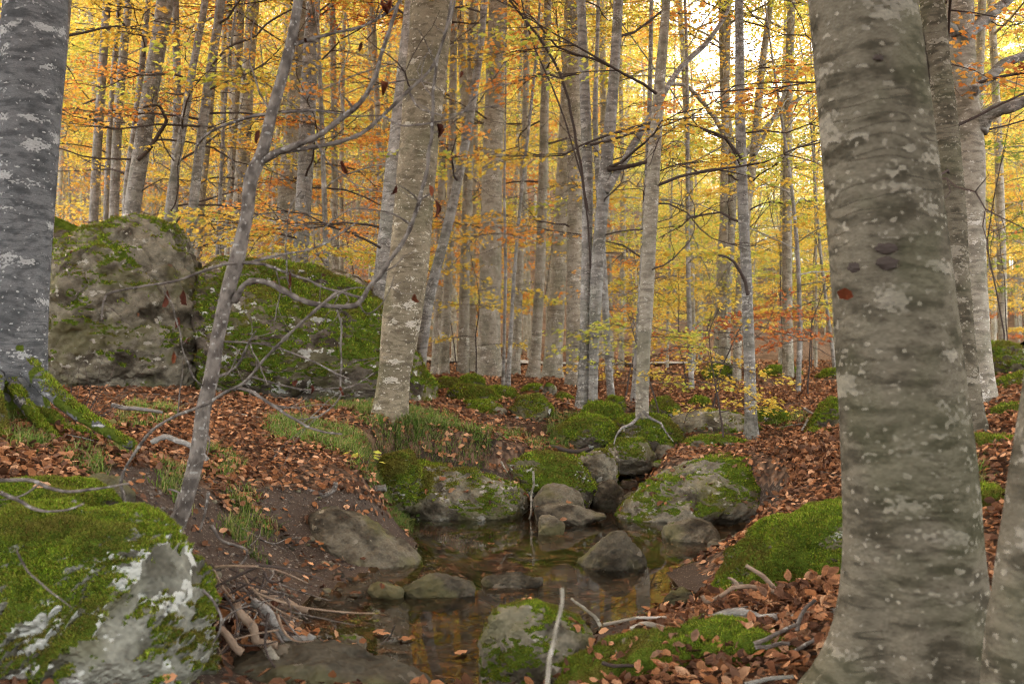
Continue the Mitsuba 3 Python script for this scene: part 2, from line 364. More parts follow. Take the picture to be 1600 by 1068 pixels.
def gnormal(x, y, e=0.05):
    return unit(np.stack([(gz(x - e, y) - gz(x + e, y)) / (2 * e), (gz(x, y - e) - gz(x, y + e)) / (2 * e), np.ones_like(x)], -1))
def foot(px, d, sink=0.0):
    """Point of the ground at distance d in the column px."""
    x = at(px, 588, d)[0]
    return np.array([x, d, float(gz(x, d)) - sink])

nx = len(gx)
j, i = np.meshgrid(np.arange(len(gy) - 1), np.arange(nx - 1), indexing='ij')
quad = np.stack([j * nx + i, j * nx + i + 1, (j + 1) * nx + i + 1, (j + 1) * nx + i], -1).reshape(-1, 4)
GV = np.stack([GX, GY, GZ], -1).reshape(-1, 3)
def mud_amount(x, y, pool_d, brook_d, j):
    left = np.clip((-0.55 - x) / 0.5, 0, 1) * np.clip((8.0 - y) / 1.0, 0, 1)
    return np.clip(1.1 - pool_d / (0.3 + 1.15 * left), 0, 1) + np.clip(0.9 - brook_d / 0.6, 0, 1) * 0.8 + j * 0.9
jit = mfbm(GV * [1, 1, 0], 1.7, 21, 3) - 0.5
mudness = mud_amount(GX.ravel(), GY.ravel(), g_out.ravel(), g_br.ravel(), jit)
mudness = np.where((GY.ravel() < 2.9) & (GX.ravel() > 0), 0, mudness)
cls = np.where(g_in.ravel() > 0, 2, np.where(mudness > 0.42, 1, 0))
qc = np.array([np.max(cls[quad], 1)])[0]
gn = None
for c, (name, bs) in enumerate((('ground', 'leafy_soil'), ('mud_bank', 'mud'), ('stream_bed', 'silt'))):
    q = quad[qc == c]
    ids, inv = np.unique(q, return_inverse=True)
    q = inv.reshape(-1, 4)
    if c:      # a stacked skirt of the neighbours keeps the sheets closed
        pass
    scene[name] = mikit.ply((GV[ids], q), bs, smooth=True)
    tag(name, kind='structure')

def in_pool(x, y, grow=0.0):
    return shapely.distance(pool, shapely.points(x, y)) <= grow

# the water: one level sheet that ends inside the banks
wp = pool.buffer(0.3)
step = 0.06
wx, wy = np.arange(wp.bounds[0], wp.bounds[2], step), np.arange(wp.bounds[1], wp.bounds[3], step)
WX, WY = np.meshgrid(wx, wy)
keep = shapely.contains_xy(wp, WX, WY)
kq = keep[:-1, :-1] & keep[1:, :-1] & keep[:-1, 1:] & keep[1:, 1:]
jj, ii = np.nonzero(kq); n = len(wx)
q = np.stack([jj * n + ii, jj * n + ii + 1, (jj + 1) * n + ii + 1, (jj + 1) * n + ii], 1)
ids, inv = np.unique(q, return_inverse=True)
scene['stream_water'] = mikit.ply((np.stack([WX, WY, 0 * WX], -1).reshape(-1, 3)[ids], inv.reshape(-1, 4)), 'clear_water', smooth=True)
tag('stream_water', kind='structure')

# a pale forest road behind the first trees
rc = spline([at(560, 578, 39), at(700, 578, 36.5), at(900, 578, 35), at(1000, 580, 34), at(1090, 583, 33)], 60)[:, :2]
side = unit(np.stack([-np.gradient(rc[:, 1]), np.gradient(rc[:, 0])], 1))
RV = []
for w in np.linspace(-1.3, 1.3, 5):
    p = rc + side * w
    RV.append(np.c_[p, np.maximum(gz(p[:, 0], p[:, 1]), gz(rc[:, 0], rc[:, 1])) + 0.05 + 0.04 * (w > 0)])
RV = np.stack(RV, 1).reshape(-1, 3)
j, i = np.meshgrid(np.arange(59), np.arange(4), indexing='ij')
q = np.stack([j * 5 + i, j * 5 + i + 1, (j + 1) * 5 + i + 1, (j + 1) * 5 + i], -1).reshape(-1, 4)
def road_fn(p, n, uv):
    return mix([0.2, 0.185, 0.175], [0.32, 0.3, 0.28], fbm(p.x * 3, p.y * 3, 0, 3))
scene['gravel'] = {'type': 'twosided', 'bsdf': diffuse(road_fn)}
scene['forest_road'] = mikit.ply((RV, q), 'gravel', smooth=True)
tag('forest_road', kind='structure')

# ------------------------------------------------------------------ rocks
def rock_mesh(outline, d, half, sub, seed, rough=0.05, p=13.0, bump=1.0):
    """A boulder whose silhouette follows the outline (photograph pixels at distance d) and that reaches half metres to the front and back."""
    P = np.array([at(a, b, d) for a, b in outline])[:, [0, 2]]
    hull = shapely.MultiPoint(P).convex_hull
    P = np.array(hull.exterior.coords)[:-1]
    if hull.exterior.is_ccw is False:
        P = P[::-1]
    c = np.array(hull.centroid.coords[0])
    planes = []
    for a, b in zip(P, np.roll(P, -1, 0)):
        e = b - a; nrm = np.array([e[1], -e[0]]) / (np.linalg.norm(e) + 1e-9)
        off = nrm @ (a - c)
        planes.append((nrm[0], 0, nrm[1], off))
        for s in (-1, 1):
            k = 0.72
            planes.append((nrm[0] * k, s * math.sqrt(1 - k * k), nrm[1] * k, off * k + 0.42 * half * math.sqrt(1 - k * k)))
    rng = np.random.default_rng(seed)
    for s in (-1, 1):
        v = unit([rng.normal() * 0.12, s, 0.22 + rng.normal() * 0.1])
        planes.append((*v, half * 0.95))
    pl = np.array(planes)
    ico = trimesh.creation.icosphere(subdivisions=sub)
    D = np.array(ico.vertices)
    w = np.abs(P - c).max(0)
    D = unit(D * [w[0], half, w[1]])
    m = np.maximum(D @ pl[:, :3].T, 0) / np.maximum(pl[:, 3], 0.02)
    r = (m ** p).sum(1) ** (-1 / p) * (1.0 if d < 11 else 1.05)
    V = D * r[:, None]
    size = float(np.sqrt(w[0] * w[1]))
    nd = unit(V)
    o = seed * 3.1
    lump = mfbm(V / size, 0.9, seed, 2) - 0.5
    ridge = np.abs(mfbm(V / size, 1.7, seed + 40, 3) - 0.5)
    V = V + nd * (size * (0.16 * lump - 0.25 * (ridge - 0.12) * rough / 0.05))[:, None] * bump * 0.8
    V = V + np.array([c[0], d, c[1]])
    m = trimesh.Trimesh(V, ico.faces, process=False)
    vn = np.array(m.vertex_normals)
    cr = np.abs(mfbm(V, 3.2, seed + 15, 3) - 0.5)
    f = (mfbm(V, 7, seed + 9, 4) - 0.5) * rough * 1.3 + (mfbm(V, 24, seed + 5, 3) - 0.5) * rough * 0.5 - np.clip(0.05 - cr, 0, 1) * rough * 9 * min(size, 0.8)
    V = V + vn * f[:, None]
    return V, np.array(ico.faces)

def moss_amount(V, N, thr, side=0.0):
    mi_v = lambda a: type('P', (), {'x': mi.Float(np.ascontiguousarray(a[:, 0], np.float32)), 'y': mi.Float(np.ascontiguousarray(a[:, 1], np.float32)), 'z': mi.Float(np.ascontiguousarray(a[:, 2], np.float32))})
    return np.array(moss_mask(mi_v(V), mi_v(N), thr, side))

def moss_blades(mesh, thr, count, length, seed, side=0.0):
    """Short moss fronds standing on the mossy parts of a mesh: (V, F, colours)."""
    rng = np.random.default_rng(seed)
    V, Fc = mesh
    A, B, C = V[Fc[:, 0]], V[Fc[:, 1]], V[Fc[:, 2]]
    cr = np.cross(B - A, C - A); area = np.linalg.norm(cr, axis=1) / 2; fn_ = unit(cr)
    cen = (A + B + C) / 3
    w = area * (moss_amount(cen, fn_, thr, side) > 0.5) * (cen[:, 2] > 0.03)
    if w.sum() <= 0:
        return None
    k = rng.choice(len(Fc), count, p=w / w.sum())
    u, v = rng.uniform(size=(2, count, 1)); fl = u + v > 1
    u, v = np.where(fl, 1 - u, u), np.where(fl, 1 - v, v)
    P = A[k] + u * (B - A)[k] + v * (C - A)[k]
    N = unit(fn_[k] + [0, 0, 0.15] + rng.normal(size=(count, 3)) * 0.45)
    S = unit(np.cross(N, rng.normal(size=(count, 3))))
    clump = mfbm(P, 14, seed, 2)[:, None]
    L = length * rng.uniform(0.5, 1.3, (count, 1)) * (0.45 + 1.1 * clump)
    W = length * 0.22
    bl = np.stack([P - S * W - fn_[k] * 0.004, P + S * W - fn_[k] * 0.004, P + N * L], 1).reshape(-1, 3)
    col = pick(rng, 'moss', count, 0.2)
    tint = np.clip((mfbm(P, 4, seed + 3, 3)[:, None] - 0.46) * 6, 0, 1)
    col = col * (1 - tint * 0.75) + np.array([0.12, 0.09, 0.028]) * tint * 0.75
    return bl, np.arange(3 * count).reshape(-1, 3), np.repeat(col, 3, 0)

def rock(label, outline, d, half, kind, sub, seed, blades=0, blen=0.02, name='boulder', rough=0.05, group=None, cat='boulder'):
    key = thing(name, label, cat, group)
    V, Fc = rock_mesh(outline, d, half, sub, seed, 0.11 if seed == 3 else 0.06)
    if kind in ('rock_moss', 'rock_lichen'):
        N = np.array(trimesh.Trimesh(V, Fc, process=False).vertex_normals)
        m = moss_amount(V, N, ROCK[kind][0], *ROCK[kind][5:])
        V = V + N * (m * (0.012 + 0.05 * (mfbm(V, 9, seed, 3) - 0.3)))[:, None]
    if blades:
        scene[key + '__stone'] = mikit.ply((V, Fc), kind, smooth=True)
        mb = moss_blades((V, Fc), ROCK[kind][0], blades, blen, seed, *ROCK[kind][5:])
        if mb:
            scene[key + '__moss'] = mikit.ply((mb[0], mb[1]), 'tinted', smooth=False, color=mb[2])
            tag(key + '__moss', kind='stuff')
    else:
        scene[key] = mikit.ply((V, Fc), kind, smooth=True)
    rocks.append((key, V, Fc))
    return key
rocks = []

ROCKS = [  # label, outline, distance, half depth, material, subdivision, seed, moss fronds, frond length
    ('big moss covered boulder with white lichen patches filling the bottom left corner', [(-60, 830), (0, 800), (60, 788), (150, 792), (230, 815), (290, 868), (318, 930), (330, 1010), (322, 1090), (-60, 1130)], 3.2, 0.42, 'rock_lichen', 6, 1, 100000, 0.011),
    ('low moss cushion behind the bottom left boulder', [(-20, 775), (60, 752), (120, 756), (160, 772), (168, 800), (150, 830), (-20, 840)], 3.8, 0.3, 'rock_moss', 5, 2, 22000, 0.012),
    ('tall grey boulder with lichen and a mossy top behind the slanting sapling', [(58, 410), (90, 388), (140, 372), (175, 352), (230, 345), (285, 365), (302, 400), (314, 460), (318, 520), (303, 600), (240, 640), (120, 640), (60, 620), (48, 500)], 11.9, 1.0, 'rock_half', 6, 3, 12000, 0.03),
    ('mossy rock top showing behind the tall grey boulder next to the left trunk', [(50, 350), (95, 345), (138, 375), (160, 410), (150, 480), (50, 480)], 14.0, 0.8, 'rock_moss', 4, 4, 0, 0),
    ('large boulder blanketed in green moss left of the thick centre trunk', [(306, 440), (345, 412), (400, 407), (470, 418), (530, 440), (580, 470), (610, 520), (645, 565), (676, 605), (684, 660), (560, 660), (420, 645), (316, 640), (303, 520)], 12.2, 1.0, 'rock_moss', 6, 5, 30000, 0.035),
    ('grey lichen covered rock peeking over the mossy boulder', [(470, 445), (520, 424), (560, 436), (605, 478), (600, 560), (480, 560)], 14.2, 0.7, 'rock_grey', 4, 6, 0, 0),
    ('long brown stone block with a mossy top at the far edge of the pool', [(600, 722), (650, 716), (720, 727), (790, 744), (820, 764), (826, 800), (815, 840), (650, 845), (612, 805), (596, 760)], 9.55, 0.5, 'rock_half', 6, 7, 9000, 0.022),
    ('bright green moss hump at the left end of the long brown stone block', [(598, 714), (640, 708), (655, 740), (645, 800), (600, 805), (586, 750)], 9.2, 0.25, 'rock_moss', 5, 8, 9000, 0.022),
    ('dark rounded mossy rock between the long stone block and the brook', [(785, 722), (830, 706), (880, 710), (918, 735), (934, 765), (918, 800), (860, 810), (800, 790)], 9.95, 0.45, 'rock_moss', 5, 9, 8000, 0.025),
    ('smooth humped grey brown stone at the mouth of the brook', [(833, 775), (848, 757), (880, 754), (905, 770), (912, 800), (900, 825), (835, 820)], 9.35, 0.28, 'rock_bare', 5, 10, 0, 0),
    ('flat pale stone slab sloping into the water below the humped stone', [(835, 795), (870, 784), (920, 794), (948, 805), (920, 822), (880, 832), (838, 825)], 8.95, 0.25, 'rock_bare', 5, 11, 0, 0),
    ('small round wet stone in front of the flat pale slab', [(838, 822), (846, 806), (862, 802), (878, 815), (880, 835), (866, 848), (842, 845)], 8.35, 0.14, 'rock_bare', 4, 12, 0, 0),
    ('small brown stone standing in the brook behind the pool', [(920, 775), (932, 755), (955, 751), (975, 768), (976, 795), (925, 798)], 10.1, 0.22, 'rock_bare', 4, 13, 0, 0),
    ('great humped boulder with patchy moss at the far right edge of the pool', [(960, 797), (985, 774), (1040, 738), (1090, 717), (1140, 711), (1190, 725), (1226, 755), (1250, 795), (1246, 830), (1180, 850), (1000, 845), (958, 820)], 9.45, 0.75, 'rock_half', 6, 14, 7000, 0.022),
    ('smooth oval stone in the water right of the pool', [(1037, 832), (1046, 817), (1090, 812), (1118, 824), (1126, 842), (1110, 865), (1045, 865)], 8.1, 0.25, 'rock_bare', 5, 15, 0, 0),
    ('cone shaped rough stone rising from the middle of the pool', [(900, 880), (928, 856), (950, 834), (975, 828), (1000, 856), (1012, 884), (1000, 920), (905, 915)], 7.0, 0.26, 'rock_dark', 5, 16, 0, 0),
    ('long low wet stone lying in the pool', [(622, 922), (645, 906), (690, 899), (735, 905), (748, 920), (740, 950), (628, 950)], 6.05, 0.14, 'rock_dark', 5, 17, 0, 0),
    ('small wet stone touching the left end of the long low stone', [(580, 920), (594, 909), (615, 909), (634, 920), (630, 940), (585, 940)], 5.98, 0.11, 'rock_bare', 4, 18, 0, 0),
    ('flat pitted stone just above the water in mid pool', [(752, 906), (775, 895), (815, 894), (845, 905), (842, 930), (756, 930)], 6.3, 0.13, 'rock_dark', 5, 19, 0, 0),
    ('speckled grey boulder with brown moss tufts in the pool at the bottom centre', [(756, 985), (774, 945), (815, 934), (862, 944), (906, 964), (927, 1002), (930, 1110), (752, 1120)], 4.15, 0.26, 'rock_half', 6, 20, 12000, 0.010),
    ('sloping tan stone on the mud bank left of the pool', [(488, 800), (520, 788), (562, 804), (612, 835), (656, 866), (664, 890), (600, 925), (520, 910), (484, 850)], 7.1, 0.38, 'rock_bare', 6, 21, 0, 0),
    ('moss covered boulder left of the big foreground trunk', [(1108, 955), (1130, 905), (1170, 850), (1220, 808), (1280, 786), (1340, 778), (1400, 800), (1440, 900), (1440, 1010), (1108, 1015)], 5.2, 0.45, 'rock_moss', 6, 22, 70000, 0.014),
    ('bright mossy rock between the two trunks at the right edge', [(1470, 775), (1520, 763), (1560, 773), (1592, 805), (1594, 860), (1530, 885), (1475, 880)], 5.5, 0.4, 'rock_moss', 5, 23, 12000, 0.02),
    ('flat grey stone at the right shore of the pool', [(1108, 848), (1150, 838), (1185, 840), (1190, 865), (1150, 880), (1108, 875)], 7.3, 0.25, 'rock_bare', 4, 24, 0, 0),
    ('small dark stone with a moss cap by the right shore', [(1035, 945), (1048, 922), (1075, 918), (1095, 935), (1098, 970), (1038, 970)], 5.35, 0.16, 'rock_dark', 5, 25, 3000, 0.014),
    ('low mossy slab strewn with leaves at the bottom right', [(930, 1040), (1010, 1004), (1100, 985), (1200, 984), (1265, 1020), (1260, 1110), (870, 1125), (875, 1060)], 3.8, 0.42, 'rock_moss', 6, 26, 34000, 0.010),
    ('smooth dark flat rock at the bottom edge under the stick pile', [(325, 1045), (400, 1014), (480, 1010), (560, 1026), (640, 1055), (700, 1085), (690, 1130), (325, 1140)], 3.5, 0.4, 'rock_dark', 5, 27, 0, 0),
    ('small greenish stone at the near left shore', [(523, 1012), (535, 994), (555, 990), (572, 1004), (572, 1030), (525, 1030)], 4.8, 0.08, 'rock_bare', 4, 28, 0, 0),
    ('long moss backed rock in mid distance right of the thick centre trunk', [(694, 635), (712, 604), (745, 606), (770, 612), (790, 640), (785, 665), (700, 665)], 13.2, 0.5, 'rock_moss', 5, 29, 7000, 0.03),
    ('rounded moss hump joined to the right of the long moss backed rock', [(745, 622), (770, 607), (800, 610), (810, 625), (806, 650), (750, 655)], 13.6, 0.45, 'rock_moss', 4, 30, 4000, 0.03),
    ('half bare rock in front of the long moss backed rock', [(722, 650), (736, 628), (765, 626), (790, 640), (797, 660), (785, 680), (726, 680)], 12.1, 0.35, 'rock_half', 5, 31, 3000, 0.028),
    ('flat grey stone with a moss edge below the half bare rock', [(650, 662), (700, 650), (745, 655), (760, 672), (740, 690), (655, 685)], 11.6, 0.35, 'rock_half', 4, 32, 0, 0),
    ('pale mossy rock beside the bare pocket in the leaves at picture centre', [(797, 650), (813, 628), (842, 620), (860, 638), (856, 665), (840, 680), (805, 678)], 12.1, 0.4, 'rock_moss', 5, 33, 4000, 0.03),
    ('small moss hump nearest the foot of the far pale trunk', [(676, 608), (690, 592), (712, 594), (722, 608), (715, 625), (680, 625)], 15.2, 0.4, 'rock_moss', 4, 34, 2000, 0.03),
    ('flat moss hump in the leaves below the far pale trunk', [(712, 600), (730, 588), (752, 592), (758, 605), (745, 618), (715, 618)], 15.6, 0.4, 'rock_moss', 4, 35, 2000, 0.03),
    ('little green hump left of the two lichen covered rocks', [(818, 612), (830, 603), (846, 605), (850, 618), (820, 622)], 14.8, 0.3, 'rock_moss', 4, 36, 1500, 0.03),
    ('small lichen covered rock with moss in the mid distance', [(846, 612), (856, 598), (868, 606), (870, 620), (848, 624)], 14.4, 0.25, 'rock_half', 4, 37, 0, 0),
    ('bright green hump in the leaves left of the twin trunks', [(862, 634), (875, 619), (892, 624), (898, 640), (866, 644)], 13.6, 0.3, 'rock_moss', 4, 38, 1800, 0.03),
    ('dark mossy rock just right of the twin trunks', [(912, 655), (925, 632), (955, 634), (972, 650), (970, 675), (915, 676)], 12.2, 0.4, 'rock_moss', 5, 39, 3000, 0.03),
    ('green moss cushion behind the dark mossy rock', [(944, 638), (955, 624), (972, 628), (976, 642), (946, 648)], 13.4, 0.3, 'rock_moss', 4, 40, 1800, 0.03),
    ('grassy moss mound above the brook', [(872, 672), (915, 650), (955, 662), (965, 690), (950, 712), (880, 705)], 11.4, 0.5, 'rock_moss', 5, 41, 5000, 0.028),
    ('overhanging dark moss rock under the slim pale tree', [(950, 685), (972, 656), (1000, 650), (1040, 656), (1062, 692), (1042, 722), (962, 715)], 11.5, 0.5, 'rock_moss', 5, 42, 5000, 0.028),
    ('wide grey slab between the slim pale tree and the smooth grey tree', [(1032, 695), (1050, 655), (1090, 642), (1150, 645), (1186, 664), (1190, 705), (1100, 720), (1036, 715)], 12.0, 0.5, 'rock_half', 6, 43, 4000, 0.026),
    ('low moss bank below the wide grey slab', [(1055, 715), (1075, 692), (1120, 684), (1165, 694), (1195, 715), (1190, 740), (1060, 735)], 11.0, 0.45, 'rock_moss', 5, 44, 4000, 0.028),
    ('mossy rock right behind the smooth grey tree', [(1176, 680), (1186, 644), (1212, 640), (1232, 660), (1238, 692), (1180, 700)], 12.5, 0.45, 'rock_moss', 5, 45, 4000, 0.03),
    ('pointed mossy rock left of the big trunk in the leaf slope', [(1266, 675), (1285, 640), (1305, 624), (1330, 640), (1345, 690), (1270, 700)], 11.3, 0.4, 'rock_moss', 5, 46, 4000, 0.026),
    ('small moss hump below the pointed mossy rock', [(1253, 690), (1268, 675), (1290, 677), (1300, 697), (1258, 704)], 10.8, 0.25, 'rock_moss', 4, 47, 2500, 0.024),
    ('broad half mossy rock behind the great humped boulder', [(1216, 745), (1245, 706), (1290, 695), (1335, 702), (1345, 750), (1225, 770)], 10.0, 0.45, 'rock_half', 5, 48, 4000, 0.024),
    ('small pale stone beside the great humped boulder', [(1198, 745), (1212, 722), (1235, 722), (1256, 742), (1250, 768), (1204, 768)], 9.75, 0.25, 'rock_grey', 4, 49, 0, 0),
    ('dark stone at the left side of the big trunk above the leaf pocket', [(1298, 790), (1306, 740), (1325, 730), (1350, 745), (1352, 800), (1305, 810)], 8.2, 0.3, 'rock_half', 4, 50, 0, 0),
    ('flat layered rock above the brook on its left', [(938, 715), (960, 690), (1000, 684), (1022, 712), (1015, 735), (945, 738)], 11.0, 0.4, 'rock_half', 5, 51, 2500, 0.024),
    ('dark mossy ledge left of the brook', [(885, 742), (905, 708), (945, 702), (965, 730), (962, 765), (890, 770)], 10.3, 0.35, 'rock_half', 5, 52, 3000, 0.024),
    ('squat brown stone under the overhanging moss rock', [(1018, 718), (1030, 692), (1052, 692), (1062, 715), (1056, 735), (1022, 735)], 11.1, 0.25, 'rock_half', 4, 53, 0, 0),
    ('mossy rock in the yellow undergrowth right of the slim pale tree', [(1008, 648), (1022, 628), (1042, 624), (1058, 640), (1055, 660), (1010, 660)], 13.0, 0.35, 'rock_moss', 4, 54, 2000, 0.03),
    ('tiny green hump in the leaves between the slim tree and the grey tree', [(1078, 636), (1088, 623), (1102, 624), (1108, 640), (1080, 644)], 14.2, 0.25, 'rock_moss', 4, 55, 1500, 0.03),
    ('green topped rock far up the slope left of the smooth grey tree', [(1100, 584), (1112, 570), (1136, 571), (1148, 584), (1140, 596), (1104, 596)], 21.0, 0.6, 'rock_moss', 4, 56, 1500, 0.04),
    ('pale mossy rock far up the slope right of the smooth grey tree', [(1190, 588), (1205, 572), (1235, 574), (1252, 588), (1240, 600), (1194, 600)], 22.0, 0.7, 'rock_moss', 4, 57, 1500, 0.04),
    ('moss hump high on the leaf slope beside the big trunk', [(1280, 590), (1296, 578), (1318, 580), (1328, 596), (1284, 600)], 20.0, 0.6, 'rock_moss', 4, 58, 1500, 0.04),
    ('large dark mossy boulder behind the right hand twin trunks', [(1515, 585), (1528, 545), (1555, 537), (1585, 550), (1595, 585), (1560, 600), (1520, 600)], 15.0, 0.8, 'rock_moss', 5, 59, 4000, 0.035),
    ('mossy rock at the right edge below the large dark boulder', [(1560, 615), (1572, 592), (1610, 584), (1660, 600), (1660, 640), (1566, 630)], 11.8, 0.5, 'rock_moss', 5, 60, 3000, 0.03),
    ('low mossy ledge at the right edge in the leaf slope', [(1540, 665), (1562, 640), (1610, 630), (1660, 640), (1660, 690), (1545, 680)], 9.2, 0.45, 'rock_moss', 5, 61, 4000, 0.026),
    ('flat moss mat near the foot of the right hand twin trunks', [(1506, 702), (1530, 685), (1575, 680), (1605, 694), (1600, 720), (1515, 722)], 7.4, 0.35, 'rock_moss', 5, 62, 5000, 0.022),
    ('small moss lump among the roots of the left trunk', [(20, 660), (40, 640), (75, 645), (90, 665), (80, 690), (25, 690)], 6.8, 0.2, 'rock_moss', 4, 63, 3000, 0.02),
    ('moss pad beside the fallen root at the left bank', [(80, 690), (100, 670), (130, 675), (145, 692), (130, 712), (85, 712)], 6.9, 0.2, 'rock_moss', 4, 64, 3000, 0.02),
    ('half buried grey stone above the mud bank left of the sapling', [(110, 775), (140, 742), (180, 748), (200, 775), (190, 800), (115, 800)], 5.0, 0.3, 'rock_dark', 4, 65, 0, 0),
]
for lab, outl, d, half, kind, sub, seed, nb, bl in ROCKS:
    rock(lab, outl, d, half, kind, sub, seed, nb, bl, name='boulder' if half >= 0.4 else 'stone', cat='boulder' if half >= 0.4 else 'stone')

# ------------------------------------------------------------------ trees
def trunk_mesh(P, R, sides, rows, seed, flare=0.5, fh=0.25, lobes=5, rough=0.03, butts=()):
    """Bark covered trunk along P (bottom first): tapered, flared and lobed at the foot, uneven."""
    rng = np.random.default_rng(seed)
    Q = spline(np.c_[P, R], rows)
    C, r = Q[:, :3], Q[:, 3]
    h = np.r_[0, np.cumsum(np.linalg.norm(np.diff(C, axis=0), axis=1))]
    ang = np.arange(sides) * 2 * np.pi / sides
    ph = rng.uniform(0, 6.28)
    lob = 0.55 + 0.45 * np.cos(lobes * ang + ph) + 0.25 * np.cos((lobes - 2) * ang + 2 * ph)
    t = unit(np.gradient(C, axis=0)); ref = np.array([0.05, 1.0, 0.1])
    a = unit(np.cross(t, ref)); b = np.cross(t, a)
    dirs = np.cos(ang)[None, :, None] * a[:, None] + np.sin(ang)[None, :, None] * b[:, None]
    rr = r[:, None] * (1 + flare * np.exp(-h / fh)[:, None] * lob[None])
    for a0, amp, wd, hh in butts:      # buttress roots: angle (0 = left, 90 = towards the viewer), swell, width, height
        da = (np.degrees(ang) - a0 + 180) % 360 - 180
        rr = rr + r[:, None] * amp * np.exp(-h / hh)[:, None] * np.exp(-(da / wd) ** 2)[None]
    V = C[:, None] + rr[..., None] * dirs
    w = mfbm(V * [1, 1, 0.5], 2.2 / max(r[0] * 4, 0.3), seed, 3) - 0.5
    w2 = mfbm(V * [1, 1, 2.6], 1.6 / max(r[0], 0.05), seed + 3, 2) - 0.5
    V = V + dirs * (r[:, None] * (w * rough * 5 + w2 * rough * 0.5))[..., None]
    V = V.reshape(-1, 3)
    i, j = np.meshgrid(np.arange(rows - 1), np.arange(sides), indexing='ij')
    q = np.stack([i * sides + j, i * sides + (j + 1) % sides, (i + 1) * sides + (j + 1) % sides, (i + 1) * sides + j], -1).reshape(-1, 4)
    return V, np.vstack([q[:, [0, 1, 2]], q[:, [0, 2, 3]]])

def wiggle(rng, a, d, L, n, rise=0.0, bend=0.25):
    """A gently crooked path from a in direction d."""
    d = unit(d); P = [np.array(a, float)]
    for k in range(n - 1):
        d = unit(d + rng.normal(size=3) * bend / math.sqrt(n) + [0, 0, rise / n])
        P.append(P[-1] + d * L / (n - 1))
    return np.array(P)

def tall_template(seed, h, r, h0, leaf, leaves, pal, pal2, spread=3.2, limbs=22, wood=True, airy=True):
    rng = np.random.default_rng(seed)
    lean = rng.normal(size=2) * 0.5
    zs = np.linspace(0, 1, 12)
    C = np.c_[lean[0] * zs ** 1.5 + 0.12 * np.sin(zs * 5 + seed), lean[1] * zs ** 1.5, zs * h - 0.25]
    R = r * (1 - 0.75 * zs ** 1.2)
    ms = [trunk_mesh(C, R, 10, 20, seed, 0.35, 0.3)] if wood else []
    LP, LD, LN, LC = [], [], [], []
    base_n = leaves // (limbs * 5)
    bs = []
    for k in range(limbs):
        u = (k + rng.uniform(0, 1)) / limbs
        per = max(4, int(base_n * (1.35 - 0.95 * u))) if airy else base_n
        z = h0 + (h * 0.97 - h0) * u
        c = np.array([np.interp(z, C[:, 2], C[:, 0]), np.interp(z, C[:, 2], C[:, 1]), z])
        L = spread * (0.45 + 0.9 * math.sin(math.pi * min(0.15 + u * 0.8, 1))) * rng.uniform(0.6, 1.2)
        az = k * 2.4 + rng.uniform(-0.6, 0.6)
        el = 0.25 + 0.7 * u
        b = wiggle(rng, c, [math.cos(az), math.sin(az), math.tan(el)], L, 6, -0.5)
        br = np.interp(z, C[:, 2], R) * 0.38
        bs.append(tube(b, np.linspace(br, 0.008, 6), 5, False))
        for s in range(5):
            f = rng.uniform(0.35, 1.0)
            p = np.array([np.interp(f, np.linspace(0, 1, 6), b[:, i]) for i in range(3)])
            a2, l2 = az + rng.uniform(-1.0, 1.0), L * rng.uniform(0.4, 0.65)
            bs.append(tube(np.array([p, p + [math.cos(a2) * l2 * .5, math.sin(a2) * l2 * .5, -.02 * l2], p + [math.cos(a2) * l2, math.sin(a2) * l2, -.1 * l2]]), [0.006, 0.004, 0.002], 3, False))
            P, D, N = spray(rng, p, a2, l2, L * 0.3, per)
            LP.append(P); LD.append(D); LN.append(N); LC.append(pick(rng, pal if rng.uniform() < 0.7 else pal2, per))
    P, D, N, C_ = map(np.concatenate, (LP, LD, LN, LC))
    n = len(P); L = leaf * rng.uniform(0.7, 1.25, n)
    return ms, bs, leaf_quads(P, D, N, L, L * 0.62, C_)

def shapegroup(name, **children):
    scene[name] = {'type': 'shapegroup', **children}

def crown_ply(lv):
    return mikit.ply((lv[0], lv[1]), 'leaf', smooth=False, color=lv[2])

TALL = {}
for k, (pal, pal2) in enumerate([('yellow', 'gold'), ('gold', 'orange'), ('orange', 'gold'), ('lime', 'yellow'), ('rust', 'orange'), ('yellow', 'lime'), ('orange', 'rust'), ('green', 'lime')]):
    ms, bs, lv = tall_template(100 + k, 19 + (k % 3) * 1.5, 0.07 + 0.014 * (k % 4), 6.6 + (k % 3), 0.105, 4600, pal, pal2)
    shapegroup(f'tall_{k}', trunk=mikit.ply(join(ms + bs), 'bark_pale', smooth=True), crown=crown_ply(lv))
    TALL[k] = pal
FAR = {}
for k, (pal, pal2) in enumerate([('yellow', 'gold'), ('gold', 'orange'), ('orange', 'gold'), ('lime', 'yellow'), ('rust', 'orange'), ('yellow', 'lime'), ('lime', 'green'), ('green', 'lime')]):
    ms, bs, lv = tall_template(400 + k, 20 + (k % 3) * 2, 0.095 + 0.015 * (k % 3), 6.5, 0.165, 4600, pal, pal2, spread=3.6, airy=False)
    shapegroup(f'far_{k}', trunk=mikit.ply(join(ms + bs), 'bark_pale', smooth=True), crown=crown_ply(lv))
    FAR[k] = pal
YOUNG = {}
for k, (pal, pal2) in enumerate([('orange', 'gold'), ('yellow', 'gold'), ('lime', 'yellow'), ('rust', 'orange'), ('gold', 'yellow')]):
    ms, bs, lv = tall_template(200 + k, 7.0 + k % 3, 0.045, 1.3, 0.085, 3600, pal, pal2, spread=2.1, limbs=18)
    shapegroup(f'young_{k}', trunk=mikit.ply(join(ms + bs), 'bark_grey', smooth=True), crown=crown_ply(lv))
    YOUNG[k] = pal
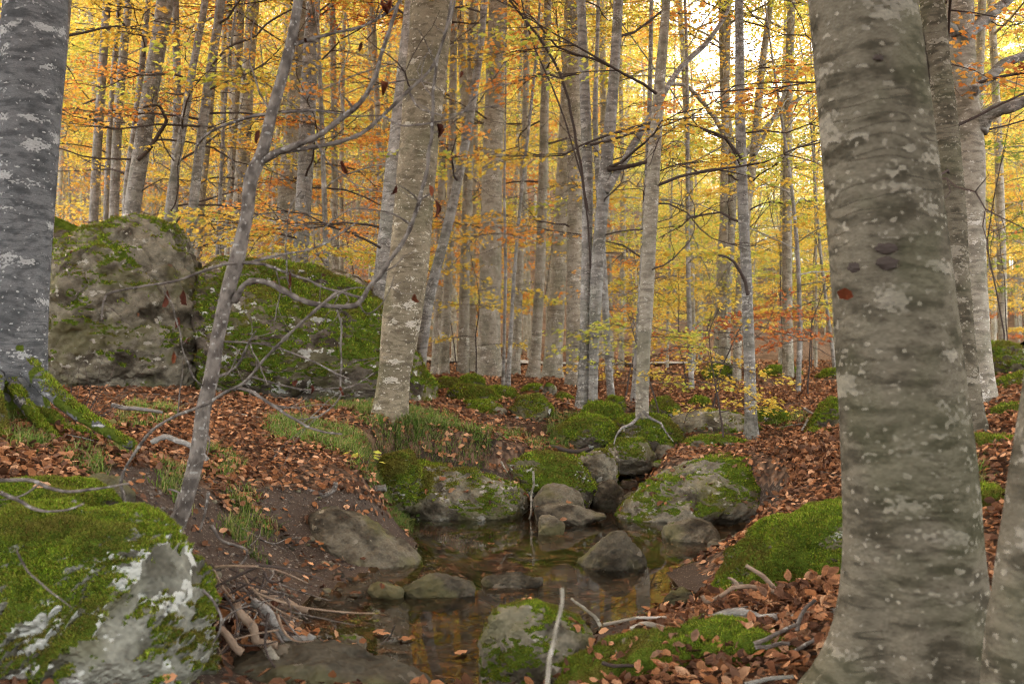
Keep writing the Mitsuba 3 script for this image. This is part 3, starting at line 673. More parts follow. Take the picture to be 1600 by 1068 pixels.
for k, (pal, pal2) in enumerate([('orange', 'rust'), ('gold', 'orange')]):  # extra leafy crowns for the added out-of-view shade trees
    ms, bs, lv = tall_template(250 + k, 20, 0.17, 6.5, 0.15, 21000, pal, pal2, spread=4.2, limbs=30, airy=False)
    shapegroup(f'shade_{k}', trunk=mikit.ply(join(ms + bs), 'bark_grey', smooth=True), crown=crown_ply(lv))
CROWN = {}
for k, (pal, pal2) in enumerate([('gold', 'orange'), ('orange', 'rust'), ('yellow', 'lime'), ('rust', 'orange')]):
    ms, bs, lv = tall_template(300 + k, 18, 0.16, 8.5, 0.10, 2300, pal, pal2, spread=3.4, limbs=24, wood=False)
    shapegroup(f'canopy_{k}', bough=mikit.ply(join(bs), 'bark_grey', smooth=True), foliage=crown_ply(lv))
    CROWN[pal] = k

def place(group, x, y, z, rot=0.0, s=1.0, sz=None):
    return {'type': 'instance', 'group': {'type': 'ref', 'id': group}, 'to_world': T().translate([float(x), float(y), float(z)]).rotate([0, 0, 1], float(rot)).scale([s, s, sz or s])}

def leafy_branch(rng, a, d, L, r, pal, n, leaf=0.075, rise=-0.25, fans=5):
    """A branch with flat fans of leaves: (wood, leaves)."""
    b = wiggle(rng, a, d, L, 8, rise, 0.5)
    wood = [tube(b, np.linspace(r, 0.004, 8), 5, False)]
    LP, LD, LN = [], [], []
    az0 = math.atan2(d[1], d[0])
    for s in range(fans):
        f = 0.3 + 0.7 * (s + rng.uniform()) / fans
        p = np.array([np.interp(f, np.linspace(0, 1, 8), b[:, i]) for i in range(3)])
        az = az0 + rng.choice([-1, 1]) * rng.uniform(0.2, 1.1) * (f < 0.9)
        l = L * rng.uniform(0.3, 0.5)
        P, D, N = spray(rng, p, az, l, l * 0.45, n // fans)
        LP.append(P); LD.append(D); LN.append(N)
        wood.append(tube(spline([p, p + [math.cos(az) * l * .5, math.sin(az) * l * .5, -.01], p + [math.cos(az) * l, math.sin(az) * l, -0.12 * l]], 4), np.linspace(r * .4, 0.002, 4), 4, False))
    P, D, N = map(np.concatenate, (LP, LD, LN))
    Ls = leaf * rng.uniform(0.7, 1.25, len(P))
    return join(wood), leaf_quads(P, D, N, Ls, Ls * 0.62, pick(rng, pal, len(P)))

def beech(label, path, d, bark, seed, crown='gold', sides=16, flare=0.45, fh=0.22, top=16.0, cat='tree', lobes=5, rough=0.03, rows=40, bare=6, leafy=4, pals=('gold', 'orange'), name='beech_tree', group=None, hang=None, dd=0.0, butts=()):
    """A standing tree whose trunk passes through the photograph's points (x, y, width in pixels) at distance d, and goes on above the frame."""
    rng = np.random.default_rng(seed)
    key = thing(name, label, cat, group)
    P = np.array([at(a, b, d + dd * k) for k, (a, b, w) in enumerate(path)])
    R = np.array([w * (d + dd * k) / (2 * F) for k, (a, b, w) in enumerate(path)])
    g = float(gz(P[0, 0], P[0, 1]))
    if P[0, 2] > g - 0.12:
        P[0, 2] = g - 0.12
    e = P[-1] - P[-2]; e = e / max(e[2], 0.2)
    z0 = P[-1, 2]
    if top > z0 + 1:
        for f in (0.35, 0.7, 1.0):
            dz = (top - z0) * f
            P = np.vstack([P, P[len(path) - 1] + e * [0.45, 0.45, 1] * dz]); R = np.r_[R, R[len(path) - 1] * (1 - 0.8 * f)]
    part(key, 'trunk', trunk_mesh(P, R, sides, rows, seed, flare, fh, lobes, rough, butts), bark)
    def on(z):
        return np.array([np.interp(z, P[:, 2], P[:, 0]), np.interp(z, P[:, 2], P[:, 1]), z]), float(np.interp(z, P[:, 2], R))
    zt = min(top, EYE + d * 0.42)
    for k in range((bare + 1) // 2):                                  # bare dark branches
        z = rng.uniform(g + 0.35 * (zt - g), zt)
        c, r = on(z)
        az = rng.uniform(0, 6.28)
        b = wiggle(rng, c, [math.cos(az), math.sin(az), rng.uniform(0.1, 0.9)], rng.uniform(0.8, 2.2), 9, 0.3, 0.7)
        tw = [tube(b, np.linspace(min(r * 0.2, 0.012), 0.002, 9), 5, False)]
        for q in range(4):
            i = rng.integers(3, 8)
            tw.append(tube(wiggle(rng, b[i], b[i] - b[i - 1] + rng.normal(size=3) * 0.12, rng.uniform(0.3, 0.8), 5, 0, 0.6), np.linspace(0.005, 0.002, 5), 4, False))
        part(key, 'branch', join(tw), 'bark_dark')
    for k in range(leafy):
        z = rng.uniform(max(g + 0.3 * (zt - g), g + 1.2), zt + 0.8) if hang is None else rng.uniform(*hang)
        c, r = on(z)
        az = rng.uniform(0, 6.28)
        w, lv = leafy_branch(rng, c, [math.cos(az), math.sin(az), 0.25], rng.uniform(1.4, 2.8), min(r * 0.3, 0.02), pals[k % len(pals)], 190)
        bk = part(key, 'leafy_branch', w, 'bark_dark')
        scene[bk + '__leaves'] = mikit.ply((lv[0], lv[1]), 'leaf', smooth=False, color=lv[2])
        tag(bk + '__leaves', kind='stuff')
    if crown:
        c, r = on(8.5)
        scene[key + '__crown'] = place(f'canopy_{CROWN[crown]}', c[0], c[1], g + max(0, (top - 16) * 0.4), rng.uniform(0, 360), min(1.0, 0.5 + 0.05 * d), top / 17)
    return key

BEECH = [  # label, path of (x, y, width), distance, bark, crown, options
    ('thick centre trunk leaning right, pale bark with lichen specks, beside the moss blanketed boulder', [(608, 645, 54), (616, 590, 50), (630, 480, 62), (640, 400, 62), (652, 260, 61), (664, 130, 64), (675, 0, 66)], 10.0, 'bark_tan', 'gold', dict(sides=40, rows=160, bare=2, leafy=0, top=18)),
    ('darker trunk standing close behind the thick centre trunk on its left', [(590, 560, 40), (605, 440, 42), (620, 300, 44), (640, 120, 42), (652, 0, 40)], 14.0, 'bark_grey', 'orange', dict(sides=20, rows=60, bare=4, leafy=3, pals=('orange', 'gold'))),
    ('stout pale trunk with a mossy foot at the middle of the picture', [(764, 592, 40), (764, 540, 36), (766, 430, 34), (769, 280, 33), (774, 120, 30), (778, 0, 28)], 18.0, 'bark_pale', 'gold', dict(sides=24, rows=80, bare=8, leafy=5, fh=0.35)),
    ('slender grey tree leaning right just behind the thick centre trunk', [(655, 560, 17), (668, 480, 17), (690, 390, 16), (712, 300, 15), (735, 180, 13), (752, 60, 11)], 14.5, 'bark_grey', 'orange', dict(bare=5, leafy=3, pals=('orange', 'rust'))),
    ('left stem of the twin trunks with speckled bark right of centre', [(909, 636, 19), (913, 560, 17), (916, 440, 17), (918, 300, 17), (914, 150, 16), (908, 0, 14)], 12.4, 'bark_grey', 'gold', dict(bare=6, leafy=3)),
    ('right stem of the twin trunks bending right higher up', [(926, 634, 14), (928, 560, 15), (932, 440, 20), (945, 280, 20), (958, 140, 17), (966, 0, 15)], 12.3, 'bark_grey', 'orange', dict(bare=6, leafy=3, pals=('orange', 'gold'))),
    ('thin speckled stem in the leaves right of the twin trunks', [(956, 618, 11), (949, 540, 11), (944, 440, 11), (937, 320, 10), (930, 180, 8), (934, 40, 6)], 14.5, 'bark_grey', 'yellow', dict(bare=5, leafy=3)),
    ('slim pale smooth tree standing on roots over the overhanging moss rock', [(1002, 655, 24), (1004, 600, 21), (1010, 470, 22), (1017, 330, 22), (1026, 190, 19), (1034, 90, 16), (1041, 0, 13)], 11.3, 'bark_pale', 'yellow', dict(sides=20, rows=90, bare=4, leafy=3, pals=('lime', 'yellow'), flare=0.9, fh=0.14)),
    ('thin darker stem close behind the slim pale tree', [(991, 612, 13), (997, 540, 11), (1004, 420, 10), (1012, 260, 9), (1016, 120, 7)], 14.0, 'bark_grey', 'gold', dict(bare=4, leafy=2)),
    ('tall pale trunk on the slope left of the smooth grey tree, forking high up', [(1130, 592, 28), (1128, 540, 26), (1131, 450, 26), (1138, 330, 25), (1141, 270, 22), (1133, 160, 15), (1128, 0, 12)], 21.0, 'bark_pale', 'yellow', dict(sides=20, rows=70, bare=8, leafy=5, pals=('lime', 'yellow', 'gold'))),
    ('right fork stem rising behind the smooth grey tree', [(1150, 400, 12), (1166, 330, 15), (1178, 240, 14), (1190, 110, 11), (1204, 0, 9)], 20.5, 'bark_pale', 'yellow', dict(bare=6, leafy=4, pals=('lime', 'yellow'))),
    ('smooth grey straight tree with spreading roots right of the wide grey slab', [(1174, 692, 26), (1173, 640, 19), (1170, 540, 18), (1166, 430, 17), (1160, 300, 17), (1156, 150, 15), (1155, 0, 13)], 11.3, 'bark_grey', 'yellow', dict(sides=20, rows=90, bare=5, leafy=2, pals=('lime', 'yellow'), fh=0.15)),
    ('left stem of the right hand twin trunks, bark crusted with lichen', [(1522, 688, 52), (1508, 600, 42), (1498, 480, 40), (1488, 330, 40), (1474, 170, 38), (1456, 0, 36)], 8.0, 'bark_near', 'rust', dict(sides=28, rows=120, bare=4, leafy=2, pals=('rust', 'orange'), hang=(4.0, 6.0))),
    ('right stem of the right hand twin trunks, forking into heavy limbs', [(1530, 610, 48), (1522, 520, 46), (1516, 380, 46), (1514, 250, 48), (1505, 140, 44), (1499, 0, 40)], 10.5, 'bark_pale', 'rust', dict(sides=28, rows=100, bare=3, leafy=5, pals=('orange', 'rust'), hang=(4.0, 6.2))),
    ('slender trunk second from the left trunk with a crooked side branch', [(142, 430, 14), (146, 350, 14), (151, 250, 14), (160, 110, 13), (167, 0, 12)], 18.0, 'bark_grey', 'gold', dict(bare=5, leafy=4, pals=('yellow', 'lime'))),
    ('very thin dark stem between the slender trunks at left', [(162, 430, 8), (166, 320, 8), (171, 210, 8), (180, 80, 7), (187, 0, 7)], 19.0, 'bark_grey', 'yellow', dict(bare=3, leafy=3, pals=('yellow', 'gold'))),
    ('slender trunk rising above the left end of the tall grey boulder', [(174, 430, 15), (178, 330, 15), (185, 180, 14), (195, 60, 13), (201, 0, 12)], 17.5, 'bark_grey', 'gold', dict(bare=4, leafy=4, pals=('yellow', 'orange'))),
    ('thin stem left of the thick mottled leaning trunk', [(190, 420, 11), (198, 300, 11), (212, 190, 10), (225, 70, 9), (232, 0, 8)], 16.5, 'bark_grey', 'gold', dict(bare=4, leafy=3, pals=('gold', 'orange'))),
    ('thick mottled trunk leaning right above the tall grey boulder', [(196, 420, 27), (205, 345, 26), (221, 235, 25), (238, 125, 25), (258, 0, 26)], 15.5, 'bark_grey', 'orange', dict(sides=22, rows=80, bare=6, leafy=4, pals=('gold', 'yellow'))),
    ('straight slender trunk crossing the mottled trunk on its right', [(268, 430, 13), (272, 330, 12), (277, 170, 12), (274, 0, 11)], 17.0, 'bark_grey', 'gold', dict(bare=4, leafy=3)),
    ('slender trunk leaning right over the top of the tall grey boulder', [(252, 430, 13), (264, 330, 13), (286, 200, 12), (304, 90, 11), (321, 0, 11)], 15.0, 'bark_grey', 'orange', dict(bare=5, leafy=4, pals=('orange', 'gold'))),
    ('leaning trunk between the two great boulders', [(288, 470, 15), (298, 370, 15), (314, 220, 15), (332, 90, 14), (346, 0, 13)], 15.2, 'bark_grey', 'orange', dict(bare=6, leafy=9, pals=('orange', 'orange', 'gold'), hang=(3.8, 7.0))),
    ('pale slender trunk just right of the leaning trunk between the boulders', [(303, 460, 13), (312, 350, 12), (324, 220, 11), (334, 100, 10), (341, 0, 9)], 19.5, 'bark_pale', 'gold', dict(bare=3, leafy=3)),
    ('broad pale trunk half hidden behind the sapling', [(362, 470, 25), (372, 370, 23), (380, 240, 22), (388, 110, 20), (396, 0, 18)], 19.0, 'bark_pale', 'orange', dict(bare=4, leafy=4, pals=('orange', 'gold'))),
    ('broad pale trunk above the left part of the mossy boulder', [(438, 470, 30), (444, 370, 29), (452, 260, 28), (464, 130, 26), (472, 0, 24)], 17.5, 'bark_pale', 'gold', dict(sides=22, bare=4, leafy=8, pals=('orange', 'gold'), hang=(4.6, 8.0))),
    ('dark trunk close to the right of the broad pale trunk above the mossy boulder', [(464, 480, 25), (470, 390, 25), (478, 250, 25), (484, 100, 24), (490, 0, 22)], 16.0, 'bark_grey', 'orange', dict(sides=20, bare=5, leafy=4, pals=('orange', 'yellow'))),
    ('dark trunk in the shade behind the left edge trunk', [(66, 430, 20), (78, 300, 18), (90, 150, 17), (104, 0, 16)], 13.0, 'bark_grey', 'gold', dict(bare=3, leafy=3, pals=('gold', 'yellow'))),
    ('stout pale trunk with a dark foot left of the slanting far trunk', [(833, 598, 22), (838, 530, 17), (843, 440, 16), (848, 300, 15), (852, 120, 13), (856, 0, 12)], 18.5, 'bark_pale', 'orange', dict(bare=5, leafy=4, pals=('orange', 'gold'))),
    ('wide pale trunk of the row beyond, leaning slightly right', [(862, 588, 32), (866, 530, 28), (871, 450, 26), (878, 330, 24), (886, 160, 22), (892, 0, 20)], 21.5, 'bark_pale', 'orange', dict(sides=20, bare=6, leafy=4, pals=('orange', 'gold'))),
    ('wide pale trunk directly behind the twin trunks', [(899, 600, 30), (899, 540, 28), (898, 440, 26), (898, 300, 24), (897, 120, 22)], 17.5, 'bark_pale', 'gold', dict(sides=20, bare=5, leafy=4)),
    ('pale trunk with mossy foot right of the far mossy humps', [(692, 590, 18), (696, 520, 15), (700, 430, 15), (705, 300, 14), (708, 120, 12)], 19.0, 'bark_pale', 'orange', dict(bare=4, leafy=3, pals=('orange', 'gold'))),
    ('pale thin trunk left of the pale trunk with the mossy foot', [(679, 582, 13), (683, 500, 12), (687, 400, 12), (690, 280, 11), (694, 120, 10)], 21.0, 'bark_pale', 'orange', dict(bare=3, leafy=3, pals=('orange', 'gold'))),
    ('thin dark stem of the pair just right of the stout middle trunk', [(792, 606, 9), (797, 540, 7), (802, 450, 6), (810, 350, 5), (826, 200, 5), (840, 60, 4)], 15.5, 'bark_grey', 'orange', dict(bare=4, leafy=3, pals=('gold', 'orange'))),
    ('thin dark upright stem left of the pair behind the stout middle trunk', [(786, 606, 7), (788, 520, 5), (790, 420, 5), (788, 300, 4), (790, 150, 3)], 15.7, 'bark_grey', 'gold', dict(bare=3, leafy=3, pals=('gold', 'yellow'))),
    ('pale trunk behind the thin dark pair', [(805, 590, 16), (808, 520, 13), (812, 430, 12), (817, 300, 11), (822, 120, 10)], 20.5, 'bark_pale', 'gold', dict(bare=3, leafy=3)),
    ('slim pale stem hugging the stout middle trunk on its right', [(734, 586, 11), (736, 500, 9), (739, 400, 9), (742, 250, 8), (744, 100, 7)], 24.0, 'bark_pale', 'gold', dict(bare=2, leafy=3)),
]
for k, (lab, path, d, bark, crown, opt) in enumerate(BEECH):
    beech(lab, path, d, bark, 1000 + k, crown, **opt)

# the left trunk, its mossy foot and its roots
LT = beech('massive blue grey trunk with white lichen and a mossy foot at the left edge', [(10, 640, 118), (16, 560, 104), (24, 450, 98), (34, 300, 97), (46, 140, 97), (57, 0, 96), (66, -120, 94)], 7.0, 'bark_blue', 2001, 'gold', sides=64, rows=260, flare=0.3, fh=0.3, bare=0, leafy=0, top=19)
def ground_path(pts, d0, d1, lift=0.02):
    P = []
    for k, (px, dd) in enumerate(zip(pts, np.linspace(d0, d1, len(pts)))):
        a = foot(px, dd)
        P.append(a + [0, 0, lift])
    return np.array(P)
for pts, r0, r1 in (([(42, 575, 6.9), (70, 600, 6.75), (105, 625, 6.6), (150, 655, 6.45), (206, 688, 6.3)], 0.075, 0.03), ([(20, 600, 6.8), (45, 640, 6.6), (68, 660, 6.5), (95, 690, 6.4)], 0.05, 0.015), ([(-10, 590, 6.7), (-5, 640, 6.4), (15, 690, 6.1)], 0.07, 0.02)):
    P = np.array([at(*p) for p in pts]); 
    P[:, 2] = np.where(np.arange(len(P)) > 1, np.maximum(gz(P[:, 0], P[:, 1]) + 0.01, P[:, 2] - 0.03), P[:, 2])
    Q = spline(np.c_[P, np.linspace(r0, r1, len(P))], 24)
    tb = tube(spline(Q, 70)[:, :3], spline(Q, 70)[:, 3] * (1 + 0.3 * (mfbm(spline(Q, 70)[:, :3], 9, 1, 2) - 0.5)), 14, True, 0.03, np.random.default_rng(5))
    rk_ = part(LT, 'root', tb, 'bark_blue')
    mb = moss_blades(tb, 0.25, 2600, 0.02, 7)
    if mb:
        scene[rk_ + '__moss'] = mikit.ply((mb[0], mb[1]), 'tinted', smooth=False, color=mb[2]); tag(rk_ + '__moss', kind='stuff')

# the big foreground trunk
BT = beech('big grey brown trunk with pale blotches filling the right foreground', [(1440, 1085, 232), (1434, 1000, 210), (1428, 880, 204), (1420, 740, 198), (1404, 560, 186), (1389, 400, 178), (1369, 200, 168), (1347, 0, 160), (1332, -140, 156)], 3.2, 'bark_near', 2002, 'gold', sides=110, rows=420, flare=0.12, fh=0.12, lobes=4, bare=0, leafy=0, top=19, rough=0.018, butts=((16, 1.6, 26, 0.2), (68, 0.55, 13, 0.16), (46, -0.16, 10, 0.3), (112, 0.4, 15, 0.13), (168, 0.55, 22, 0.17), (90, -0.12, 8, 0.25), (142, -0.12, 9, 0.25)))
def trunk_surface(px, py, d=3.2, r=0.0):
    return at(px, py, d - r)
for px, py, w, h in ((1385, 388, 17, 8), (1385, 411, 16, 10), (1334, 418, 9, 8), (1372, 90, 8, 5), (1428, 662, 10, 7)):
    c = trunk_surface(px, py, 3.2 - 0.182)
    s = trimesh.creation.icosphere(subdivisions=3); v = np.array(s.vertices)
    v = v * (1 + 1.1 * (mfbm(v, 2.2, int(px + py), 4)[:, None] - 0.5)) * [w * 3 / F, 0.008, h * 3 / F] + c
    part(BT, 'bark_knot', (v, s.faces), 'bark_dark')
P0 = trunk_surface(1316, 461, 3.2 - 0.13)[None]
lv = leaf_curls(np.random.default_rng(8), P0 + [-0.02, -0.01, 0.01], np.array([[0.8, -0.3, -0.4]]), np.array([[-0.3, -0.9, 0.2]]), 0.055, 0.04, np.array([srgb((84, 44, 28))]), 0.3)
single('dry_leaf', 'reddish brown dry leaf stuck to the left side of the big foreground trunk', 'leaf', (lv[0], lv[1]), 'tinted', False, color=lv[2])

beech('pale trunk cut off by the right edge of the picture in the near foreground', [(1600, 1120, 130), (1604, 1000, 118), (1612, 900, 108), (1628, 750, 98), (1650, 600, 94), (1690, 300, 90), (1730, 0, 86)], 2.6, 'bark_near', 2003, None, sides=48, rows=160, flare=0.1, bare=0, leafy=0, top=9, name='beech_tree')

# heavy limbs of the right hand twin trunk
def limb(tree, pts, d, w0, w1, bark='bark_grey', name='limb', n=24, sides=10, dd=0.0):
    P = np.array([at(a, b, d + dd * k) for k, (a, b) in enumerate(pts)])
    Q = spline(np.c_[P, np.linspace(w0, w1, len(P)) * d / (2 * F)], n)
    return part(tree, name, tube(Q[:, :3] + (mfbm(Q[:, :3], 4, 2, 3)[:, None] - 0.5) * w0 * d / F * 1.2, Q[:, 3], sides, True, 0.06, np.random.default_rng(len(P))), bark)
RT = 'beech_tree_013'
limb(RT, [(1526, 212), (1545, 180), (1575, 165), (1620, 150)], 10.4, 26, 16, dd=-0.1)
limb(RT, [(1520, 140), (1540, 125), (1570, 100), (1625, 80)], 10.4, 22, 12, dd=0.1)
limb(RT, [(1505, 60), (1540, 30), (1575, 0), (1600, -30)], 10.4, 20, 12, dd=0.1)
limb(RT, [(1492, 50), (1470, 35), (1445, 10), (1430, -20)], 10.4, 18, 8, dd=-0.15)
limb(RT, [(1480, 205), (1510, 190), (1560, 165), (1610, 140)], 9.2, 5, 3, 'bark_dark', dd=-0.05)
limb('beech_tree_012', [(1470, 165), (1450, 120), (1440, 60), (1415, 20)], 8.0, 9, 5, 'bark_dark')
# long dark bare branches that cross the middle of the picture
limb('beech_tree_004', [(918, 330), (900, 220), (880, 130), (850, 70), (820, 30), (790, -10)], 12.2, 4.5, 3.5, 'bark_dark', dd=-0.2)
limb('beech_tree_005', [(945, 300), (985, 235), (1025, 170), (1060, 110), (1110, 60), (1140, 10)], 12.2, 13, 6, 'bark_grey', dd=0.1)
limb('beech_tree_005', [(948, 265), (975, 262), (1000, 255), (1013, 251)], 12.2, 8, 5, 'bark_dark')
limb('beech_tree_004', [(922, 420), (912, 300), (890, 210), (860, 130), (830, 60), (815, 0)], 12.0, 3, 2, 'bark_dark', dd=-0.2)
limb('beech_tree_011', [(1160, 250), (1130, 215), (1095, 200), (1062, 192)], 11.2, 5, 2.5, 'bark_dark', dd=-0.1)
limb('beech_tree_011', [(1169, 460), (1158, 430), (1145, 408), (1122, 400)], 11.2, 6, 3, 'bark_dark', dd=-0.1)
limb('beech_tree_009', [(1140, 270), (1165, 240), (1205, 190), (1250, 155)], 20.8, 10, 5, dd=0.2)
limb('beech_tree_009', [(1136, 235), (1100, 160), (1060, 130), (1020, 160)], 20.8, 8, 4, dd=-0.2)
limb('beech_tree_010', [(1180, 240), (1210, 180), (1240, 120), (1270, 85)], 20.4, 7, 3)
limb('beech_tree_021', [(314, 220), (330, 205), (371, 189), (425, 176), (480, 172), (545, 176)], 15.0, 4, 2, 'bark_dark', dd=-0.3)
limb('beech_tree_021', [(330, 105), (365, 70), (398, 57), (418, 37), (470, 10)], 15.0, 4, 2.5, 'bark_dark', dd=-0.2)
limb('beech_tree_018', [(215, 250), (245, 215), (258, 185), (250, 165), (225, 168)], 15.2, 7, 3, 'bark_dark', dd=-0.15)

# roots gripping the rocks
for tree, px, d, z0, paths in (('beech_tree_007', 1002, 11.2, 0, [[(1000, 646), (988, 660), (973, 667), (964, 680), (960, 694)], [(1006, 642), (1018, 652), (1034, 660), (1041, 676), (1052, 690)]]),
                              ('beech_tree_011', 1174, 11.2, 0, [[(1172, 682), (1150, 695), (1130, 692), (1112, 688)], [(1172, 684), (1155, 704), (1138, 706)], [(1178, 682), (1192, 698), (1206, 708)], [(1176, 686), (1182, 704), (1180, 712)], [(1180, 684), (1200, 700), (1203, 712)]])):
    for q, pts in enumerate(paths):
        limb(tree, pts, d - 0.1 - 0.03 * q, 6.5 - q, 1.5, 'bark_grey', 'root', 26, 8, dd=-0.06)

# ------------------------------------------------------------------ the forest behind
rng = np.random.default_rng(77)
def zone(px):
    for lim, txt in ((300, 'behind the tall grey boulder'), (620, 'behind the mossy boulder'), (830, 'behind the stout middle trunk'), (1000, 'behind the twin trunks'), (1290, 'behind the smooth grey tree')):
        if px < lim:
            return txt
    return 'right of the big foreground trunk'
spots = []
def scatter(n, d0, d1, gap, power=0.5, spread=0.60):
    out, tries = [], 0
    while len(out) < n and tries < n * 60:
        tries += 1
        y = (d0 ** (1 / power) + rng.uniform() * (d1 ** (1 / power) - d0 ** (1 / power))) ** power
        x = rng.uniform(-spread, spread) * y
        if all((x - a) ** 2 + (y - b) ** 2 > gap ** 2 for a, b in spots):
            spots.append((x, y)); out.append((x, y))
    return out
COL = {'yellow': 'yellow', 'gold': 'golden', 'orange': 'orange', 'lime': 'greenish yellow', 'rust': 'rust brown', 'green': 'green'}
def weights(u, keys):
    w = []
    for k in keys:
        w.append({'yellow': 2.4, 'gold': 1.3, 'lime': 1.8 + 2.0 * (u > 0.1) * (u < .3) + 1.0 * (u < -.25), 'orange': 1.5 * (u < 0.12) + 0.5, 'rust': 0.4 * (u < 0.1) + 0.1 + (u > .45), 'green': 0.4 + 1.4 * (u < -0.3) + 3 * (u > 0.45)}[k])
    return np.array(w) / sum(w)
def put(kind, x, y, near):
    table = YOUNG if kind != 'tall' else TALL if near else FAR
    keys = list(table)
    k = keys[rng.choice(len(keys), p=weights(x / y, [table[q] for q in keys]))]
    gap_ = kind == 'tall' and 0.12 < x / y < 0.33
    s = rng.uniform(0.8, 1.2) * (rng.uniform(0.55, 0.8) if gap_ and y > 26 else 1)
    px = 800 + F * x / y
    lab = f"{'tall' if kind == 'tall' else 'young'} beech with {COL[table[k]]} leaves {'midway' if near else 'far'} {zone(px)}"
    key = numbered('background_beech' if kind == 'tall' else 'young_beech')
    tag(key, lab, 'tree', f"{COL[table[k]]} {'tall' if kind == 'tall' else 'young'} beeches {'midway' if near else 'far'} {zone(px)}")
    scene[key] = place(f"{kind if kind != 'tall' or near else 'far'}_{k}", x, y, float(gz(x, y)), rng.uniform(0, 360), s, s * rng.uniform(0.9, 1.15))
for x, y in scatter(165, 19, 48, 1.0):
    if not (0.492 < x / y < 0.53) and not (0.09 < x / y < 0.34 and y > 23 and rng.uniform() < (0.93 if 0.2 < x / y < 0.32 else 0.45)):
        put('tall', x, y, True)
for x, y in scatter(95, 48, 78, 1.7):
    if not (0.492 < x / y < 0.53 and y < 60) and not (0.19 < x / y < 0.32):
        put('tall', x, y, False)
for x, y in scatter(58, 16, 45, 1.2):
    if not (-0.12 < x / y < 0.14 and y < 21):
        put('young', x, y, y < 30)
# unseen beeches added beside and behind the camera, their dense crowns darken the foreground
for n, (x, y) in enumerate([(-3.2, -1.5), (2.6, -2.2), (-0.5, -4.0), (5.2, 0.6), (-6.0, 1.0), (4.4, -5.0), (-4.2, -6.0), (7.5, 3.6), (-8.5, 4.5), (0.8, -8.0), (8.5, -2.5), (-8.5, -3.0), (-9.5, 8.5), (9.5, 8.0), (3.0, -11.0), (-3.0, -11.0), (-11.0, 13.0), (11.5, 13.5), (12.0, 4.0), (-13.0, 2.0), (7.5, -9.0), (-8.0, -9.5), (0.6, -1.2), (-1.8, -3.2), (4.0, -1.8), (-5.5, -1.5), (6.2, -2.8), (-6.8, 7.0), (6.6, 6.8), (2.2, -5.5), (-2.4, -8.0), (5.5, -7.5)]):
    k = [1, 2, 4, 0][n % 4]
    key = numbered('near_beech'); tag(key, 'beech of the near wood standing beside or behind the viewpoint', 'tree', 'beeches around the viewpoint')
    scene[key] = place(f'shade_{n % 2}', x, y, float(gz(x, y)), n * 67.0, 1.0)
for n, (x, y) in enumerate(scatter(190, 78, 135, 2.4)):
    k = rng.choice(len(TALL), p=weights(x / y, list(FAR.values())))
    s = rng.uniform(0.9, 1.3) * (0.62 if 0.17 < x / y < 0.33 else 0.75 if 0.1 < x / y < 0.17 else 1)
    scene[f'distant_forest__{n + 1:03d}'] = place(f'far_{k}', x, y, float(gz(x, y)), rng.uniform(0, 360), s * 1.1)
more = [(u * y, y) for u, y in zip(np.r_[rng.uniform(0.16, 0.34, 140), rng.uniform(0.43, 0.62, 90)], rng.uniform(56, 128, 230))]
for n, (x, y) in enumerate(more):
    k = rng.choice(len(FAR), p=weights(x / y, list(FAR.values())))
    s = rng.uniform(0.3, 0.48) if x / y < 0.4 else rng.uniform(0.6, 1.0)
    scene[f'distant_forest__{n + 400:03d}'] = place(f'far_{k}', x, y, float(gz(x, y)) - 0.8, rng.uniform(0, 360), s * 1.15, s)
ORD = 'leftmost,second,third,fourth,fifth,sixth,seventh,eighth,ninth,tenth,eleventh,twelfth,thirteenth,fourteenth,fifteenth,sixteenth,seventeenth'.split(',')
fam = {}
for k_, v_ in labels.items():
    if k_.startswith(('background_beech', 'young_beech')):
        fam.setdefault(v_['label'], []).append(k_)
for lab_, ks in fam.items():
    if len(ks) <= len(ORD):
        m_ = {k_: np.array(scene[k_]['to_world'].matrix) for k_ in ks}
        a_, _, z_ = lab_.partition(' with '); col_, _, w_ = z_.partition(' leaves ')
        for i_, k_ in enumerate(sorted(ks, key=lambda q: m_[q][0, 3] / m_[q][1, 3])):
            labels[k_]['label'] = (f'{col_} {a_} {w_}' if len(ks) == 1 else f'{ORD[i_]} {col_} {a_} {w_}' if i_ == 0 else f'{ORD[i_]} {col_} {a_} from the left {w_}')
            if len(ks) == 1:
                labels[k_].pop('group', None)
tag('distant_forest', 'wall of far yellow and orange beeches fading up the hillside', 'forest', kind='stuff')

# ------------------------------------------------------------------ the sapling in front, left of the middle
rng = np.random.default_rng(5)
SAP = thing('sapling', 'slanting bare sapling with long crooked twigs and a few withered leaves in the left foreground', 'tree')
SD = 3.9
stem = [(262, 880, 31), (268, 850, 30), (285, 800, 28), (300, 745, 28), (312, 690, 27), (318, 640, 26), (330, 590, 26), (338, 540, 25), (350, 480, 25), (360, 440, 26), (370, 407, 27), (378, 370, 24),
        (386, 335, 24), (391, 285, 26), (411, 235, 23), (424, 180, 21), (441, 120, 20), (456, 60, 19), (466, 0, 17), (478, -90, 15), (494, -220, 12)]
P = np.array([at(a, b, SD) for a, b, w in stem]); R = np.array([0.86 * w * SD / (2 * F) for a, b, w in stem])
P[0, 2] = min(P[0, 2], float(gz(P[0, 0], P[0, 1])) - 0.1)
part(SAP, 'stem', trunk_mesh(P, R, 18, 220, 31, 0.15, 0.06, 4, 0.05), 'bark_twig')
